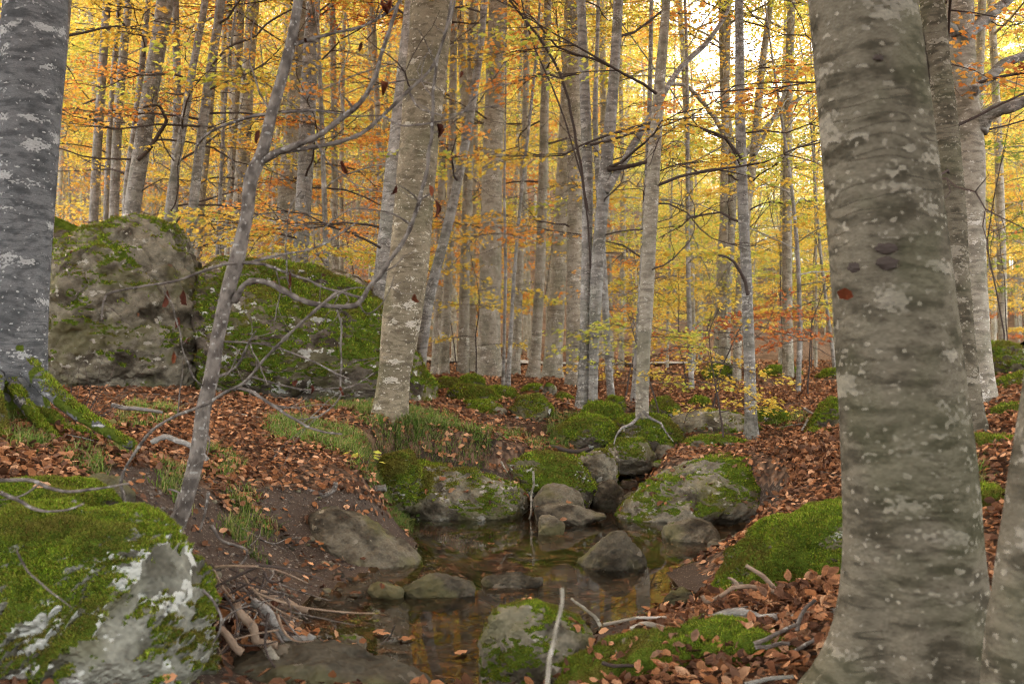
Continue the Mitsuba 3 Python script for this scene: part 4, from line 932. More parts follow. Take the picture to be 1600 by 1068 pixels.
TW = [  # traced twigs: points, first and last width in pixels, drift in distance per point
    ([(405, 258), (430, 240), (455, 230), (490, 216), (540, 180), (558, 165), (575, 143), (591, 105), (604, 60), (622, 10), (640, -50)], 12, 5, -0.03),
    ([(430, 239), (480, 232), (540, 219), (564, 209), (597, 182), (638, 142), (675, 105), (692, 64), (706, -10)], 8, 4, 0.02),
    ([(418, 179), (395, 182), (371, 189), (337, 202), (314, 220), (305, 240)], 6, 3, 0.05),
    ([(440, 176), (480, 173), (520, 176), (560, 182), (600, 180)], 5, 2, -0.03),
    ([(452, 78), (466, 67), (490, 60), (530, 50), (564, 42), (597, 25), (625, 4), (640, -30)], 7, 4, 0.04),
    ([(379, 412), (361, 411), (317, 424), (270, 440), (219, 448), (165, 463), (158, 500)], 5, 2.5, -0.04),
    ([(378, 410), (405, 412), (432, 419), (472, 434), (520, 452), (566, 464)], 6, 3.5, -0.01),
    ([(385, 411), (440, 398), (490, 388), (530, 366), (560, 345)], 5, 2.5, 0.06),
    ([(366, 472), (374, 455), (384, 443), (400, 438), (420, 443), (456, 461), (489, 474), (530, 478), (552, 478), (566, 467), (574, 452), (592, 432), (612, 404), (630, 378), (642, 350), (656, 312), (667, 262), (674, 209), (677, 152), (682, 100), (700, 40), (715, -20)], 11, 4, -0.015),
    ([(205, 822), (197, 788), (188, 762), (194, 735), (207, 713), (238, 672), (274, 650), (318, 633), (355, 611), (378, 600), (414, 560), (459, 515), (495, 483), (527, 456)], 5, 5, -0.01),
    ([(373, 605), (395, 613), (414, 627), (459, 654), (495, 672), (534, 678)], 6, 3, -0.05),
    ([(340, 588), (369, 573), (382, 551), (392, 530), (401, 516)], 5, 2.2, -0.04),
    ([(350, 534), (391, 535), (432, 544), (472, 558), (513, 578), (545, 592)], 3.4, 2, -0.03),
    ([(391, 587), (432, 600), (486, 609), (540, 605), (584, 582)], 3.2, 2, 0.02),
    ([(526, 481), (533, 515), (533, 560), (533, 614), (522, 632), (495, 650), (466, 655)], 3.2, 2, 0),
    ([(314, 640), (322, 670), (326, 700), (318, 720)], 3, 1.6, -0.05),
    ([(390, 535), (400, 560), (412, 585), (420, 600)], 2.6, 1.6, -0.04),
    ([(355, 540), (372, 550), (362, 575), (350, 590)], 2.4, 1.5, -0.05),
    ([(330, 610), (300, 585), (285, 540), (270, 480), (255, 450)], 3, 1.6, -0.06),
    ([(456, 461), (450, 430), (446, 380), (452, 330), (470, 300)], 3, 1.6, -0.05),
    ([(560, 465), (575, 490), (600, 470), (615, 430)], 2.6, 1.4, -0.03),
    ([(432, 419), (436, 470), (430, 500)], 2.2, 1.4, -0.06),
    ([(575, 143), (610, 130), (650, 125), (690, 140)], 3, 1.6, 0.05),
    ([(490, 216), (520, 260), (560, 290), (610, 300)], 3, 1.6, -0.05),
    ([(540, 180), (530, 130), (545, 80), (540, 20)], 3, 1.6, 0.05),
    ([(424, 175), (400, 130), (390, 80), (398, 30)], 3.2, 1.6, 0.04),
    ([(391, 285), (360, 250), (345, 205)], 3.0, 1.6, -0.05),
    ([(638, 142), (660, 170), (700, 180), (740, 165)], 3.0, 1.6, -0.04),
    ([(597, 182), (640, 196), (690, 190), (735, 172), (780, 165)], 3.6, 1.8, -0.04),
    ([(642, 350), (600, 330), (560, 325), (525, 340), (505, 360)], 3.0, 1.6, -0.03),
    ([(674, 209), (710, 190), (745, 150), (800, 130)], 3.0, 1.6, -0.03),
    ([(656, 312), (690, 290), (720, 262)], 2.6, 1.5, -0.03),
]
leafpts = []
for pts, w0, w1, dd in TW:
    P = np.array([at(a, b, SD + dd * k) for k, (a, b) in enumerate(pts)])
    n = max(10, len(pts) * 5)
    Q = spline(np.c_[P, np.linspace(w0, w1, len(P)) * SD / (2 * F)], n)
    seg = Q[:, :3] + (mfbm(Q[:, :3], 14, 3, 2)[:, None] - 0.5) * 0.012
    ms = [tube(seg, Q[:, 3] * (1 + 0.12 * rng.normal(size=n)), 7, True)]
    for q in range(int(rng.integers(1, 3)) + len(pts) // 6):      # side twiglets
        i = int(rng.integers(n // 3, n - 1))
        d0 = seg[i] - seg[i - 1]
        ms.append(tube(wiggle(rng, seg[i], unit(d0) + rng.normal(size=3) * 0.7, rng.uniform(0.06, 0.32), 6, 0.1, 0.7), np.linspace(Q[i, 3] * 0.55, 0.0008, 6), 5, False))
    part(SAP, 'twig', join(ms), 'bark_twig')
    leafpts.append(seg)
for px, py, L, Wd in ((603, 140, 34, 13), (531, 268, 30, 10), (683, 208, 28, 10), (681, 328, 34, 12), (566, 78, 22, 7), (597, 15, 30, 12), (612, 6, 34, 12), (672, 300, 20, 8), (628, 384, 18, 9), (620, 300, 20, 7), (478, 68, 16, 7),
                      (261, 468, 28, 7), (287, 465, 28, 7), (277, 508, 22, 11), (293, 537, 22, 9), (455, 441, 34, 6), (462, 600, 18, 9), (487, 608, 14, 7), (404, 215, 24, 8), (272, 560, 22, 7), (532, 612, 18, 6), (646, 470, 22, 9), (722, 118, 16, 6)):
    a = at(px, py - L * 0.5, SD - 0.05)
    n0 = np.array([[rng.normal() * 0.7, -1, 0.1]])
    lv = leaf_fine(rng, a[None], np.array([[rng.normal() * 0.2, rng.normal() * 0.2, -1]]), n0, L * SD / F, Wd * 1.15 * SD / F, pick(rng, 'dry', 1, 0.25), 0.9)
    part(SAP, 'withered_leaf', (lv[0], lv[1]), 'tinted', False, color=lv[2])
    near = min(leafpts, key=lambda s: np.linalg.norm(s - a, axis=1).min())
    e = near[np.linalg.norm(near - a, axis=1).argmin()]
    part(SAP, 'leaf_stalk', tube(spline([e, (e + a) / 2 + [0, 0, -0.01], a], 6), 0.0014, 5, False), 'bark_twig')

def stick(label, pts, d, w0, w1, bark='bark_stick', name='stick', group=None, dd=0.0, n=30, cat='stick', wob=0.05, seed=0, fork=()):
    key = thing(name, label, cat, group)
    P = np.array([at(p[0], p[1], (p[2] if len(p) > 2 else d + dd * k)) for k, p in enumerate(pts)])
    Q = spline(np.c_[P, np.linspace(w0, w1, len(P)) * d / (2 * F)], n)
    r2 = np.random.default_rng(seed + len(label))
    ms = [tube(Q[:, :3] + (mfbm(Q[:, :3], 11, seed, 2)[:, None] - 0.5) * 0.02, Q[:, 3] * (1 + wob * r2.normal(size=n)), 10, True)]
    for f in fork:
        Pf = np.array([at(a, b, d) for a, b in f])
        Qf = spline(np.c_[Pf, np.linspace(w1 * 1.1, w1 * 0.6, len(f)) * d / (2 * F)], 16)
        ms.append(tube(Qf[:, :3], Qf[:, 3], 8, True))
    scene[key] = mikit.ply(join(ms), bark, smooth=True)
    return key

# sticks heaped between the left boulder and the pool
stick('pale broken stick pointing right out of the heap, topmost, above the left shore', [(398, 925), (430, 935), (458, 945), (482, 952)], 3.9, 12, 10)
stick('thick grey curved stick with a lichen crust bending right at its end in the heap', [(395, 938), (420, 958), (436, 985), (452, 998), (480, 1000), (487, 992)], 3.6, 15, 12, 'bark_grey')
stick('peeled tan stick with an elbow bend in the middle of the heap', [(370, 940), (380, 965), (395, 985), (398, 1003), (412, 1008), (430, 1010)], 3.45, 14, 13)
stick('short pale stick with a blunt end at the left of the heap', [(345, 980), (362, 995), (372, 1010), (380, 1018)], 3.35, 11, 13)
stick('short sawn branch piece with white bark below the elbow bent stick', [(415, 1012), (424, 1026), (436, 1042)], 3.4, 15, 15, 'bark_pale')
stick('dark thin branching twig against the left boulder', [(318, 920), (335, 945), (345, 975), (332, 1005)], 3.2, 5, 3, 'bark_twig', fork=[[(345, 975), (365, 955), (395, 945)]])
stick('thin grey twig lying right through the heap to the pool', [(405, 975), (430, 985), (445, 1002), (458, 1016)], 3.55, 6, 4, 'bark_twig')
r3 = np.random.default_rng(41)
for k in range(70):
    a = at(r3.uniform(318, 440), r3.uniform(880, 985), r3.uniform(3.35, 4.2)); a[2] = max(a[2], float(gz(a[0], a[1])) + 0.02)
    b = a + np.array([r3.normal() * 0.16 + 0.08, -abs(r3.normal()) * 0.15, -0.10 + r3.normal() * 0.06])
    mid = (a + b) / 2 + r3.normal(size=3) * 0.025
    key = thing('twig', 'thin brown twig in the tangled heap between the left boulder and the pool', 'twig', 'twigs of the heap at the left shore')
    scene[key] = mikit.ply(tube(spline([a, mid, b], 9), np.linspace(r3.uniform(0.003, 0.007), 0.002, 9), 6), ('bark_stick', 'bark_dark', 'bark_twig', 'bark_dark')[k % 4], smooth=True)
# twigs around the sapling's foot
for pts, lab in (([(330, 820), (345, 840), (368, 850), (385, 862), (372, 885)], 'crooked bleached twig right of the foot of the sapling'), ([(268, 850), (262, 820), (275, 795), (280, 770), (262, 765)], 'dark twig curling round the left of the sapling foot'), ([(324, 770), (320, 800), (312, 830)], 'thin upright twig right beside the foot of the sapling'),
                 ([(150, 770), (160, 800), (205, 820)], 'thin twig hanging over the moss cushion at left'), ([(245, 800), (247, 820), (243, 838)], 'short pale broken stub left of the foot of the sapling')):
    stick(lab, pts, 3.8, 5, 3, 'bark_twig', 'twig', cat='twig')
stick('dark bare branch lying across the moss cushion from the left edge', [(-10, 748), (60, 756), (110, 768), (150, 765), (200, 756)], 3.0, 7, 3, 'bark_twig', fork=[[(60, 756), (30, 775), (0, 780)]])
stick('thin grey branch entering from the left edge over the bottom left boulder', [(-10, 768), (30, 782), (55, 798), (70, 800), (130, 787)], 2.75, 7, 3, 'bark_twig')
stick('fine twig lying on the white lichen of the bottom left boulder', [(30, 855), (45, 890), (60, 912), (85, 930), (112, 948)], 2.3, 3.5, 2, 'bark_twig', 'twig', cat='twig')
stick('grey root like branch lying on the mud below the grass', [(440, 808), (455, 788), (480, 778), (505, 774), (523, 762), (525, 752)], 7.3, 9, 7, 'bark_twig', fork=[[(505, 774), (480, 765), (450, 762)]])
stick('stout bare branch end jutting right below the grass bank', [(515, 752), (540, 758), (570, 762), (605, 760)], 8.0, 10, 11, 'bark_grey', fork=[[(548, 758), (570, 780), (600, 800), (607, 808)]])
stick('pale fallen branch in the grass before the tall grey boulder', [(175, 632), (200, 638), (230, 640), (255, 643)], 8.4, 8, 5, 'bark_grey')
stick('bent grey root arching over the dark soil left of the sapling', [(236, 692), (262, 683), (285, 688), (310, 705), (325, 718)], 6.0, 9, 8, 'bark_grey')
stick('white slim stick on the leaf slope left of the pointed mossy rock', [(1262, 655), (1255, 668), (1248, 682), (1240, 690)], 11.2, 4, 2.5, 'bark_pale')
stick('small white stick on the leaf slope above the bent white one', [(1254, 638), (1265, 643), (1275, 647)], 12.0, 4, 3, 'bark_pale')
for pts, lab in (([(1245, 780), (1258, 768), (1272, 772), (1285, 792)], 'curved bleached twig in the leaf pocket left of the big trunk'), ([(1262, 762), (1270, 778), (1268, 795)], 'short bleached twig upright in the leaf pocket left of the big trunk'), ([(1255, 795), (1275, 785), (1300, 770)], 'straight bleached twig lowest in the leaf pocket left of the big trunk')):
    stick(lab, pts, 8.2, 3, 2, 'bark_pale', 'twig', cat='twig')

# branches at the lower right
stick('thick bare grey branch lying in front of the moss boulder at the lower right', [(1060, 985), (1080, 974), (1108, 966), (1145, 958), (1200, 966), (1250, 967), (1310, 962)], 4.0, 9, 26, 'bark_grey', n=50, fork=[[(1108, 968), (1090, 980), (1072, 986)]])
stick('forked reddish twig sticking up before the moss boulder', [(1215, 928), (1180, 918), (1150, 916), (1130, 928), (1105, 938), (1098, 928)], 4.25, 8, 6, 'bark_stick', fork=[[(1153, 915), (1145, 905), (1137, 902)]])
stick('straight reddish twig leaning over the leaf heap', [(1216, 926), (1200, 908), (1185, 894), (1166, 882)], 4.3, 9, 6)
stick('thin pale stick poking up beside the speckled boulder', [(938, 978), (925, 960), (910, 946), (892, 934)], 3.9, 6, 4, 'bark_pale')
stick('long thin white stick lying along the near right shore', [(942, 976), (970, 970), (1000, 964), (1042, 962)], 4.3, 6, 4, 'bark_pale')
stick('white barked branch piece under the leaves on the near right shore', [(985, 984), (1005, 978), (1030, 978), (1052, 984)], 4.1, 10, 8, 'bark_pale')
stick('slender dark twig resting on the thick grey branch', [(1108, 962), (1130, 952), (1150, 949), (1170, 946)], 4.05, 5, 3, 'bark_twig')
stick('dark twig running down right from the leaves to the mossy slab', [(1010, 1003), (1040, 992), (1065, 978)], 3.9, 5, 4, 'bark_twig')
stick('dark broken twig on the mossy slab', [(940, 1035), (965, 1040), (992, 1041)], 3.6, 6, 5, 'bark_dark')
stick('grey twig at the bottom edge against the big trunk', [(1165, 1066), (1200, 1060), (1240, 1056)], 3.2, 8, 6, 'bark_grey')
for pts, lab in (([(1180, 1010), (1215, 1004), (1235, 1003)], 'light brown stick among leaves beside the big trunk, lowest of three'), ([(1178, 1005), (1220, 985), (1245, 975)], 'dark bowed stick among leaves beside the big trunk, middle of three'), ([(1225, 1030), (1260, 1005), (1280, 995)], 'thick dark stick touching the big trunk, nearest of three'), ([(1245, 985), (1255, 955), (1275, 935)], 'thin dark twig crossing the thick grey branch')):
    stick(lab, pts, 3.55, 7, 6, 'bark_twig')
stick('thin out of focus twig standing upright before the pool at the bottom centre', [(878, 918), (872, 960), (866, 1000), (858, 1030), (850, 1080)], 2.1, 5, 7, 'bark_pale', 'twig', cat='twig')
stick('thin curved twig standing in the pool by the greenish stone', [(617, 975), (612, 988), (600, 1002), (593, 1008)], 4.7, 2.4, 2, 'bark_twig', 'twig', cat='twig')
stick('slim pale twig hanging down between stone block and humped stone', [(832, 736), (834, 755), (830, 770), (831, 795), (826, 812)], 9.2, 4, 3, 'bark_pale', 'twig', cat='twig')
stick('thin pale twig leaning off the moss above the humped stone', [(783, 720), (788, 730), (793, 738)], 9.6, 3, 2, 'bark_pale', 'twig', cat='twig')
stick('weathered log lying in the leaves above the brook', [(830, 694), (865, 698), (895, 705), (920, 700)], 10.6, 7, 6, 'bark_dark')

# loose twigs on the leaf floor
r3 = np.random.default_rng(43)
for k in range(90):
    d = math.sqrt(r3.uniform(4.5 ** 2, 14 ** 2)); x = r3.uniform(-0.5, 0.5) * d
    if shapely.distance(pool, shapely.Point(x, d)) < 0.1:
        continue
    a = r3.uniform(0, 6.28); L = r3.uniform(0.12, 0.5)
    P = np.array([[x + math.cos(a) * L * f + r3.normal() * 0.02, d + math.sin(a) * L * f + r3.normal() * 0.02, 0] for f in (-.5, -.2, .2, .5)])
    P[:, 2] = gz(P[:, 0], P[:, 1]) + 0.03 + r3.uniform(0, 0.015, 4)
    key = thing('twig', 'thin dry twig lying loose on the fallen leaves of the forest floor', 'twig', 'loose twigs on the leaf floor')
    scene[key] = mikit.ply(tube(spline(P, 8), np.linspace(r3.uniform(0.003, 0.007), 0.002, 8), 5), ('bark_twig', 'bark_grey', 'bark_stick')[k % 3], smooth=True)

# a leafless shrub before the tall grey boulder
SH = thing('bare_shrub', 'small leafless shrub of fine dark twigs in front of the tall grey boulder', 'shrub')
base = foot(128, 8.2)
for k in range(26):
    az, el = rng.uniform(0, 6.28), rng.uniform(0.3, 1.2)
    part(SH, 'twig', tube(wiggle(rng, base, [math.cos(az) * math.cos(el), math.sin(az) * math.cos(el), math.sin(el)], rng.uniform(0.3, 0.75), 9, 0.2, 0.6), np.linspace(0.004, 0.0012, 9), 4, False), 'bark_dark')

# ------------------------------------------------------------------ low leafy saplings of the middle ground
def bush(label, px, d, h, pal, seed, n=8, leaf=0.07, reach=1.1, lo=0.3):
    r = np.random.default_rng(seed)
    key = thing('young_beech_bush', label, 'tree', None)
    b = foot(px, d, 0.05)
    s = wiggle(r, b, [0.06, 0.02, 1], h, 9, 0.2, 0.35)
    part(key, 'stem', tube(s, np.linspace(0.014, 0.004, 9), 6), 'bark_dark')
    for k in range(n):
        f = lo + (0.97 - lo) * (k + r.uniform()) / n
        p = np.array([np.interp(f, np.linspace(0, 1, 9), s[:, i]) for i in range(3)])
        az = k * 2.4 + r.uniform(-.5, .5)
        w, lv = leafy_branch(r, p, [math.cos(az), math.sin(az), 0.2], reach * r.uniform(0.6, 1.1), 0.006, pal, 130 if h > 4 else 75, leaf, -0.3, 4)
        bk = part(key, 'leafy_branch', w, 'bark_dark')
        scene[bk + '__leaves'] = mikit.ply((lv[0], lv[1]), 'leaf', smooth=False, color=lv[2]); tag(bk + '__leaves', kind='stuff')
bush('pale yellow bush growing over the wide grey slab beside the smooth grey tree', 1128, 10.8, 1.1, 'yellow', 1, 9, 0.055, 0.8)
bush('bright yellow sapling with flat leaf fans beside the slim pale tree', 1035, 12.0, 1.9, 'lime', 2, 9, 0.065, 0.95, 0.5)
bush('rust orange sapling with leaves around the smooth grey tree', 1108, 13.2, 1.5, 'rust', 3, 8, 0.06, 1.2, 0.6)
bush('rust brown bush left of the big trunk on the leaf slope', 1262, 15.5, 1.9, 'rust', 4, 9, 0.07, 1.3, 0.4)
bush('yellow sapling in front of the stout middle trunk', 745, 15.8, 2.4, 'yellow', 5, 9, 0.07, 1.0, 0.25)
bush('orange sapling right of the thin stem in the middle ground', 975, 15.0, 1.6, 'gold', 6, 8, 0.065, 1.2, 0.3)
bush('golden sapling near the forest road behind the twin trunks', 1010, 19.0, 2.8, 'gold', 7, 10, 0.08, 1.5, 0.3)
bush('yellowish sapling below the slope left of the smooth grey tree', 1075, 17.0, 2.2, 'yellow', 8, 9, 0.075, 1.3, 0.25)
bush('tall lime yellow sapling with wide flat leaf fans left of the big trunk', 1222, 22.0, 7.5, 'lime', 11, 20, 0.095, 2.4, 0.2)
bush('second lime yellow sapling half hidden by the big trunk', 1268, 25.0, 8.0, 'lime', 12, 20, 0.10, 2.6, 0.2)
bush('tall yellow sapling behind the slim pale tree', 1085, 24.0, 7.0, 'yellow', 13, 18, 0.095, 2.3, 0.2)
bush('orange layered sapling above the mossy boulder', 560, 19.0, 5.6, 'orange', 14, 16, 0.085, 2.0, 0.3)
bush('golden layered sapling left of the stout middle trunk', 715, 21.5, 5.5, 'gold', 15, 16, 0.09, 2.0, 0.25)
bush('orange layered sapling right of the stout middle trunk', 840, 23.0, 6.0, 'orange', 16, 18, 0.09, 2.2, 0.22)
bush('orange layered sapling behind the thick centre trunk', 650, 23.5, 6.0, 'orange', 17, 16, 0.09, 2.2, 0.25)
bush('tall green leaved sapling between the right hand twin trunks and the right edge', 1566, 15.0, 5.5, 'green', 18, 16, 0.075, 1.5, 0.3)
bush('green leaved sapling at the right edge behind the large dark boulder', 1578, 18.5, 3.4, 'green', 9, 12, 0.08, 1.7, 0.25)

# ------------------------------------------------------------------ leaf litter
rng = np.random.default_rng(9)
def litter(n, d0, d1, L, tri, lift=0.01, margin=0.66):
    y = np.sqrt(rng.uniform(d0 ** 2, d1 ** 2, n)); x = rng.uniform(-margin, margin, n) * (y + 0.6)
    p = np.stack([x, y, 0 * x], 1)
    dp = np.where((np.abs(x) < 6) & (y < 16), shapely.distance(pool, shapely.points(x, y)), 9)
    db = np.where((np.abs(x) < 6) & (y < 16), shapely.distance(brook, shapely.points(x, y)), 9)
    md = mud_amount(x, y, dp, db, mfbm(p, 1.7, 21, 3) - 0.5)
    patch = mfbm(p, 1.1, 31, 3)
    dens = np.where(md > 0.42, 0.13, 1.0) * np.clip((patch - 0.28) * 5, 0.25, 1) * (dp > 0.02)
    k = rng.uniform(size=n) < dens
    x, y = x[k], y[k]; m = len(x)
    N = unit(gnormal(x, y) + rng.normal(size=(m, 3)) * 0.42)
    a = rng.uniform(0, 6.28, m)
    D = np.stack([np.cos(a), np.sin(a), rng.normal(size=m) * 0.2], 1); D = unit(D - N * (D * N).sum(1, keepdims=True))
    P = np.stack([x, y, gz(x, y) + lift + rng.uniform(0, 0.03, m)], 1)
    Ls = L * rng.uniform(0.65, 1.25, m)
    C = pick(rng, 'litter', m, 0.2)
    return (leaf_curls(rng, P, D, N, Ls, Ls * 0.66, C, 0.3) if tri == 6 else leaf_quads(P, D, N, Ls, Ls * 0.66, C, 0.2))
def add(*parts):
    V, Fc, C, o = [], [], [], 0
    for v, f, c in parts:
        V.append(v); Fc.append(f + o); C.append(c); o += len(v)
    return (np.vstack(V), np.vstack(Fc)), np.vstack(C)
mesh, col = add(litter(48000, 2.6, 9, 0.053, 6), litter(105000, 9, 19, 0.062, 2), litter(65000, 19, 42, 0.10, 2))
scene['leaf_litter'] = mikit.ply(mesh, 'tinted', smooth=True, color=col)
tag('leaf_litter', 'carpet of fallen copper brown beech leaves on the forest floor', 'fallen leaves', kind='stuff')

# single leaves one can tell apart: floating ones, and those lying on stones and on the near slab
def single_leaf(label, px, py, d, L, pal='wetleaf', group=None, flat=False, z=None):
    P = at(px, py, d) if z is None else on_plane(px, py, z)
    n = np.array([[0, 0, 1.0]]) if flat else unit(np.array([[rng.normal() * 0.4, -0.5, 1.0]]))
    a = rng.uniform(0, 6.28)
    lv = leaf_fine(rng, P[None], np.array([[math.cos(a), math.sin(a), 0.0]]), n, L, L * 0.62, pick(rng, pal, 1), 0.06 if flat else 0.4)
    single('fallen_leaf', label, 'leaf', (lv[0], lv[1]), 'tinted', True, group=group, color=lv[2])
for px, py, lab in ((612, 990, 'upper of two orange leaves floating near the left shore'), (622, 997, 'lower of two orange leaves floating near the left shore'), (712, 1021, 'pale orange leaf floating alone on the dark pool'), (583, 987, 'dim orange leaf floating left of the two orange leaves'), (770, 850, 'brown leaf floating near the far pool edge'), (545, 925, 'orange leaf at the waterline of the mud bank')):
    single_leaf(lab, px, py, 0, 0.085, flat=True, z=0.012)
def top_of(key, n, seed, L, lab, pal='wetleaf', zmin=0.25):
    """Leaves that have dropped on a rock."""
    r = np.random.default_rng(seed)
    V, Fc = next((v, f) for k, v, f in rocks if k == key)
    fn_ = unit(np.cross(V[Fc[:, 1]] - V[Fc[:, 0]], V[Fc[:, 2]] - V[Fc[:, 0]]))
    c = V[Fc].mean(1)
    ok = np.nonzero((fn_[:, 2] > zmin) & (c[:, 2] > 0.06) & (c[:, 2] > gz(c[:, 0], c[:, 1])))[0]
    for k in r.choice(ok, min(n, len(ok)), replace=False):
        N = unit(fn_[k][None] + r.normal(size=(1, 3)) * 0.3); D = unit(np.cross(N, r.normal(size=(1, 3))))
        Lk = L * r.uniform(0.7, 1.2)
        lv = leaf_fine(r, c[k][None] + N * 0.012, D, N, Lk, Lk * 0.62, pick(r, pal, 1), 0.4)
        single('fallen_leaf', lab, 'leaf', (lv[0], lv[1]), 'tinted', True, group=lab, color=lv[2])
RK = {labels[k]['label']: k for k, _, _ in rocks}
def rk(start):
    return next(k for l, k in RK.items() if l.startswith(start))
top_of(rk('low mossy slab strewn'), 60, 1, 0.052, 'curled orange brown leaf lying on the mossy slab at the bottom right')
top_of(rk('tall grey boulder'), 30, 2, 0.07, 'brown leaf caught on the tall grey boulder')
top_of(rk('large boulder blanketed'), 30, 3, 0.07, 'brown leaf caught in the moss of the blanketed boulder')
top_of(rk('great humped boulder'), 26, 4, 0.07, 'brown leaf lying on the great humped boulder')
top_of(rk('flat pale stone slab'), 4, 5, 0.07, 'orange leaf lying on the flat pale slab by the brook')
top_of(rk('speckled grey boulder'), 3, 6, 0.06, 'orange leaf lying on the speckled boulder in the pool')
top_of(rk('low moss cushion'), 5, 7, 0.07, 'big brown leaf lying on the moss cushion at left')
top_of(rk('long brown stone block'), 22, 8, 0.07, 'leaf lying on the mossy top of the long stone block')
top_of(rk('small wet stone touching'), 3, 9, 0.05, 'wet leaf stuck on the stones lying in the pool')
# heaps of dry leaves at the lower right and in the stick heap: beyond counting
def heap(n, px0, px1, py0, py1, d0, d1, thick, L, pal, rr):
    px, py = rr.uniform(px0, px1, n), rr.uniform(py0, py1, n)
    d = d0 + (d1 - d0) * (py - py0) / (py1 - py0) + rr.normal(size=n) * 0.12
    x = (px - 800) / F * d
    z = gz(x, d) + 0.01 + thick * rr.uniform(0, 1, n) ** 1.5
    N = unit(np.stack([rr.normal(size=n) * 0.7, rr.normal(size=n) * 0.7 - 0.3, np.ones(n)], 1)); D = unit(np.cross(N, rr.normal(size=(n, 3))))
    Ls = L * rr.uniform(0.7, 1.25, n)
    return leaf_fine(rr, np.stack([x, d, z], 1), D, N, Ls, Ls * 0.64, pick(rr, pal, n, 0.2), 0.45)
rr = np.random.default_rng(12)
mesh, col = add(heap(420, 1080, 1300, 925, 965, 4.6, 4.1, 0.09, 0.054, 'litter', rr), heap(420, 930, 1290, 975, 1068, 4.1, 3.4, 0.05, 0.053, 'wetleaf', rr), heap(800, 1230, 1330, 725, 800, 9.0, 7.9, 0.12, 0.065, 'litter', rr))
scene['leaf_heap'] = mikit.ply(mesh, 'tinted', smooth=True, color=col)
tag('leaf_heap', 'heaped curled copper leaves around the branches at the lower right', 'fallen leaves', kind='stuff')
mesh, col = add(heap(260, 300, 430, 850, 970, 4.4, 3.6, 0.08, 0.06, 'damp', rr), heap(120, 440, 500, 985, 1010, 3.8, 3.5, 0.05, 0.06, 'damp', rr), heap(240, 225, 420, 800, 870, 4.9, 4.2, 0.02, 0.055, 'damp', rr))
scene['leaf_heap_001'] = mikit.ply(mesh, 'tinted', smooth=True, color=col)
tag('leaf_heap_001', 'dark brown leaves tangled in the heap of sticks at the left shore', 'fallen leaves', kind='stuff')

# ------------------------------------------------------------------ grass, in tufts on the bank
rng = np.random.default_rng(14)
GRASS = [(425, 580, 650, 740, 8.8, 75), (560, 720, 640, 690, 10.2, 56), (520, 640, 690, 745, 8.8, 34), (620, 760, 690, 725, 9.5, 34), (860, 960, 655, 705, 11.4, 46), (360, 420, 750, 775, 6.5, 7), (330, 370, 725, 745, 7.2, 4), (0, 70, 660, 700, 6.3, 9),
         (95, 135, 640, 660, 7.4, 4), (190, 270, 630, 660, 9.0, 12), (250, 300, 720, 745, 6.4, 5), (115, 160, 705, 730, 6.0, 4), (180, 200, 690, 705, 6.6, 3), (470, 620, 620, 650, 10.6, 14), (560, 610, 735, 770, 8.4, 10), (700, 760, 700, 720, 9.6, 10), (650, 800, 690, 720, 9.9, 10), (590, 660, 690, 715, 9.4, 14), (780, 900, 690, 712, 10.6, 12), (1225, 1255, 630, 645, 12.5, 4), (1190, 1240, 650, 670, 12.3, 4), (1505, 1530, 740, 760, 6.3, 4)]
VV, FF, CC, o = [], [], [], 0
for x0, x1, y0, y1, d, n in GRASS:
    for t in range(3 * n):
        px, py = rng.uniform(x0, x1), rng.uniform(y0, y1)
        dd = d * (1 + 0.12 * ((y0 + y1) / 2 - py) / max(y1 - y0, 20))
        c = foot(px, dd)
        m = int(rng.integers(28, 60)); size = rng.uniform(0.06, 0.145)
        a = rng.uniform(0, 6.28, m); out = rng.uniform(0.15, 0.95, m); L = size * rng.uniform(0.5, 1.2, m)
        dirs = np.stack([np.cos(a) * out, np.sin(a) * out, np.ones(m)], 1); dirs = unit(dirs)
        b0 = c + np.c_[rng.normal(size=(m, 2)) * 0.035, np.zeros(m)]
        b0[:, 2] = gz(b0[:, 0], b0[:, 1]) - 0.005
        mid = b0 + dirs * L[:, None] * 0.55
        tip = b0 + dirs * L[:, None] + np.stack([np.cos(a), np.sin(a), -0.9 * np.ones(m)], 1) * (L * 0.38 * out)[:, None]
        s = np.stack([-np.sin(a), np.cos(a), 0 * a], 1) * 0.0028
        V = np.stack([b0 - s, b0 + s, mid - s * .8, mid + s * .8, tip], 1).reshape(-1, 3)
        k = np.arange(m)[:, None] * 5
        FF.append(np.vstack([k + [0, 1, 3], k + [0, 3, 2], k + [2, 3, 4]]) + o); o += len(V)
        VV.append(V); CC.append(np.repeat(pick(rng, 'grass', m, 0.18), 5, 0))
scene['grass'] = mikit.ply((np.vstack(VV), np.vstack(FF)), 'leaf', smooth=False, color=np.vstack(CC))
tag('grass', 'tufts of green woodland grass on the leafy bank', 'grass', kind='stuff')

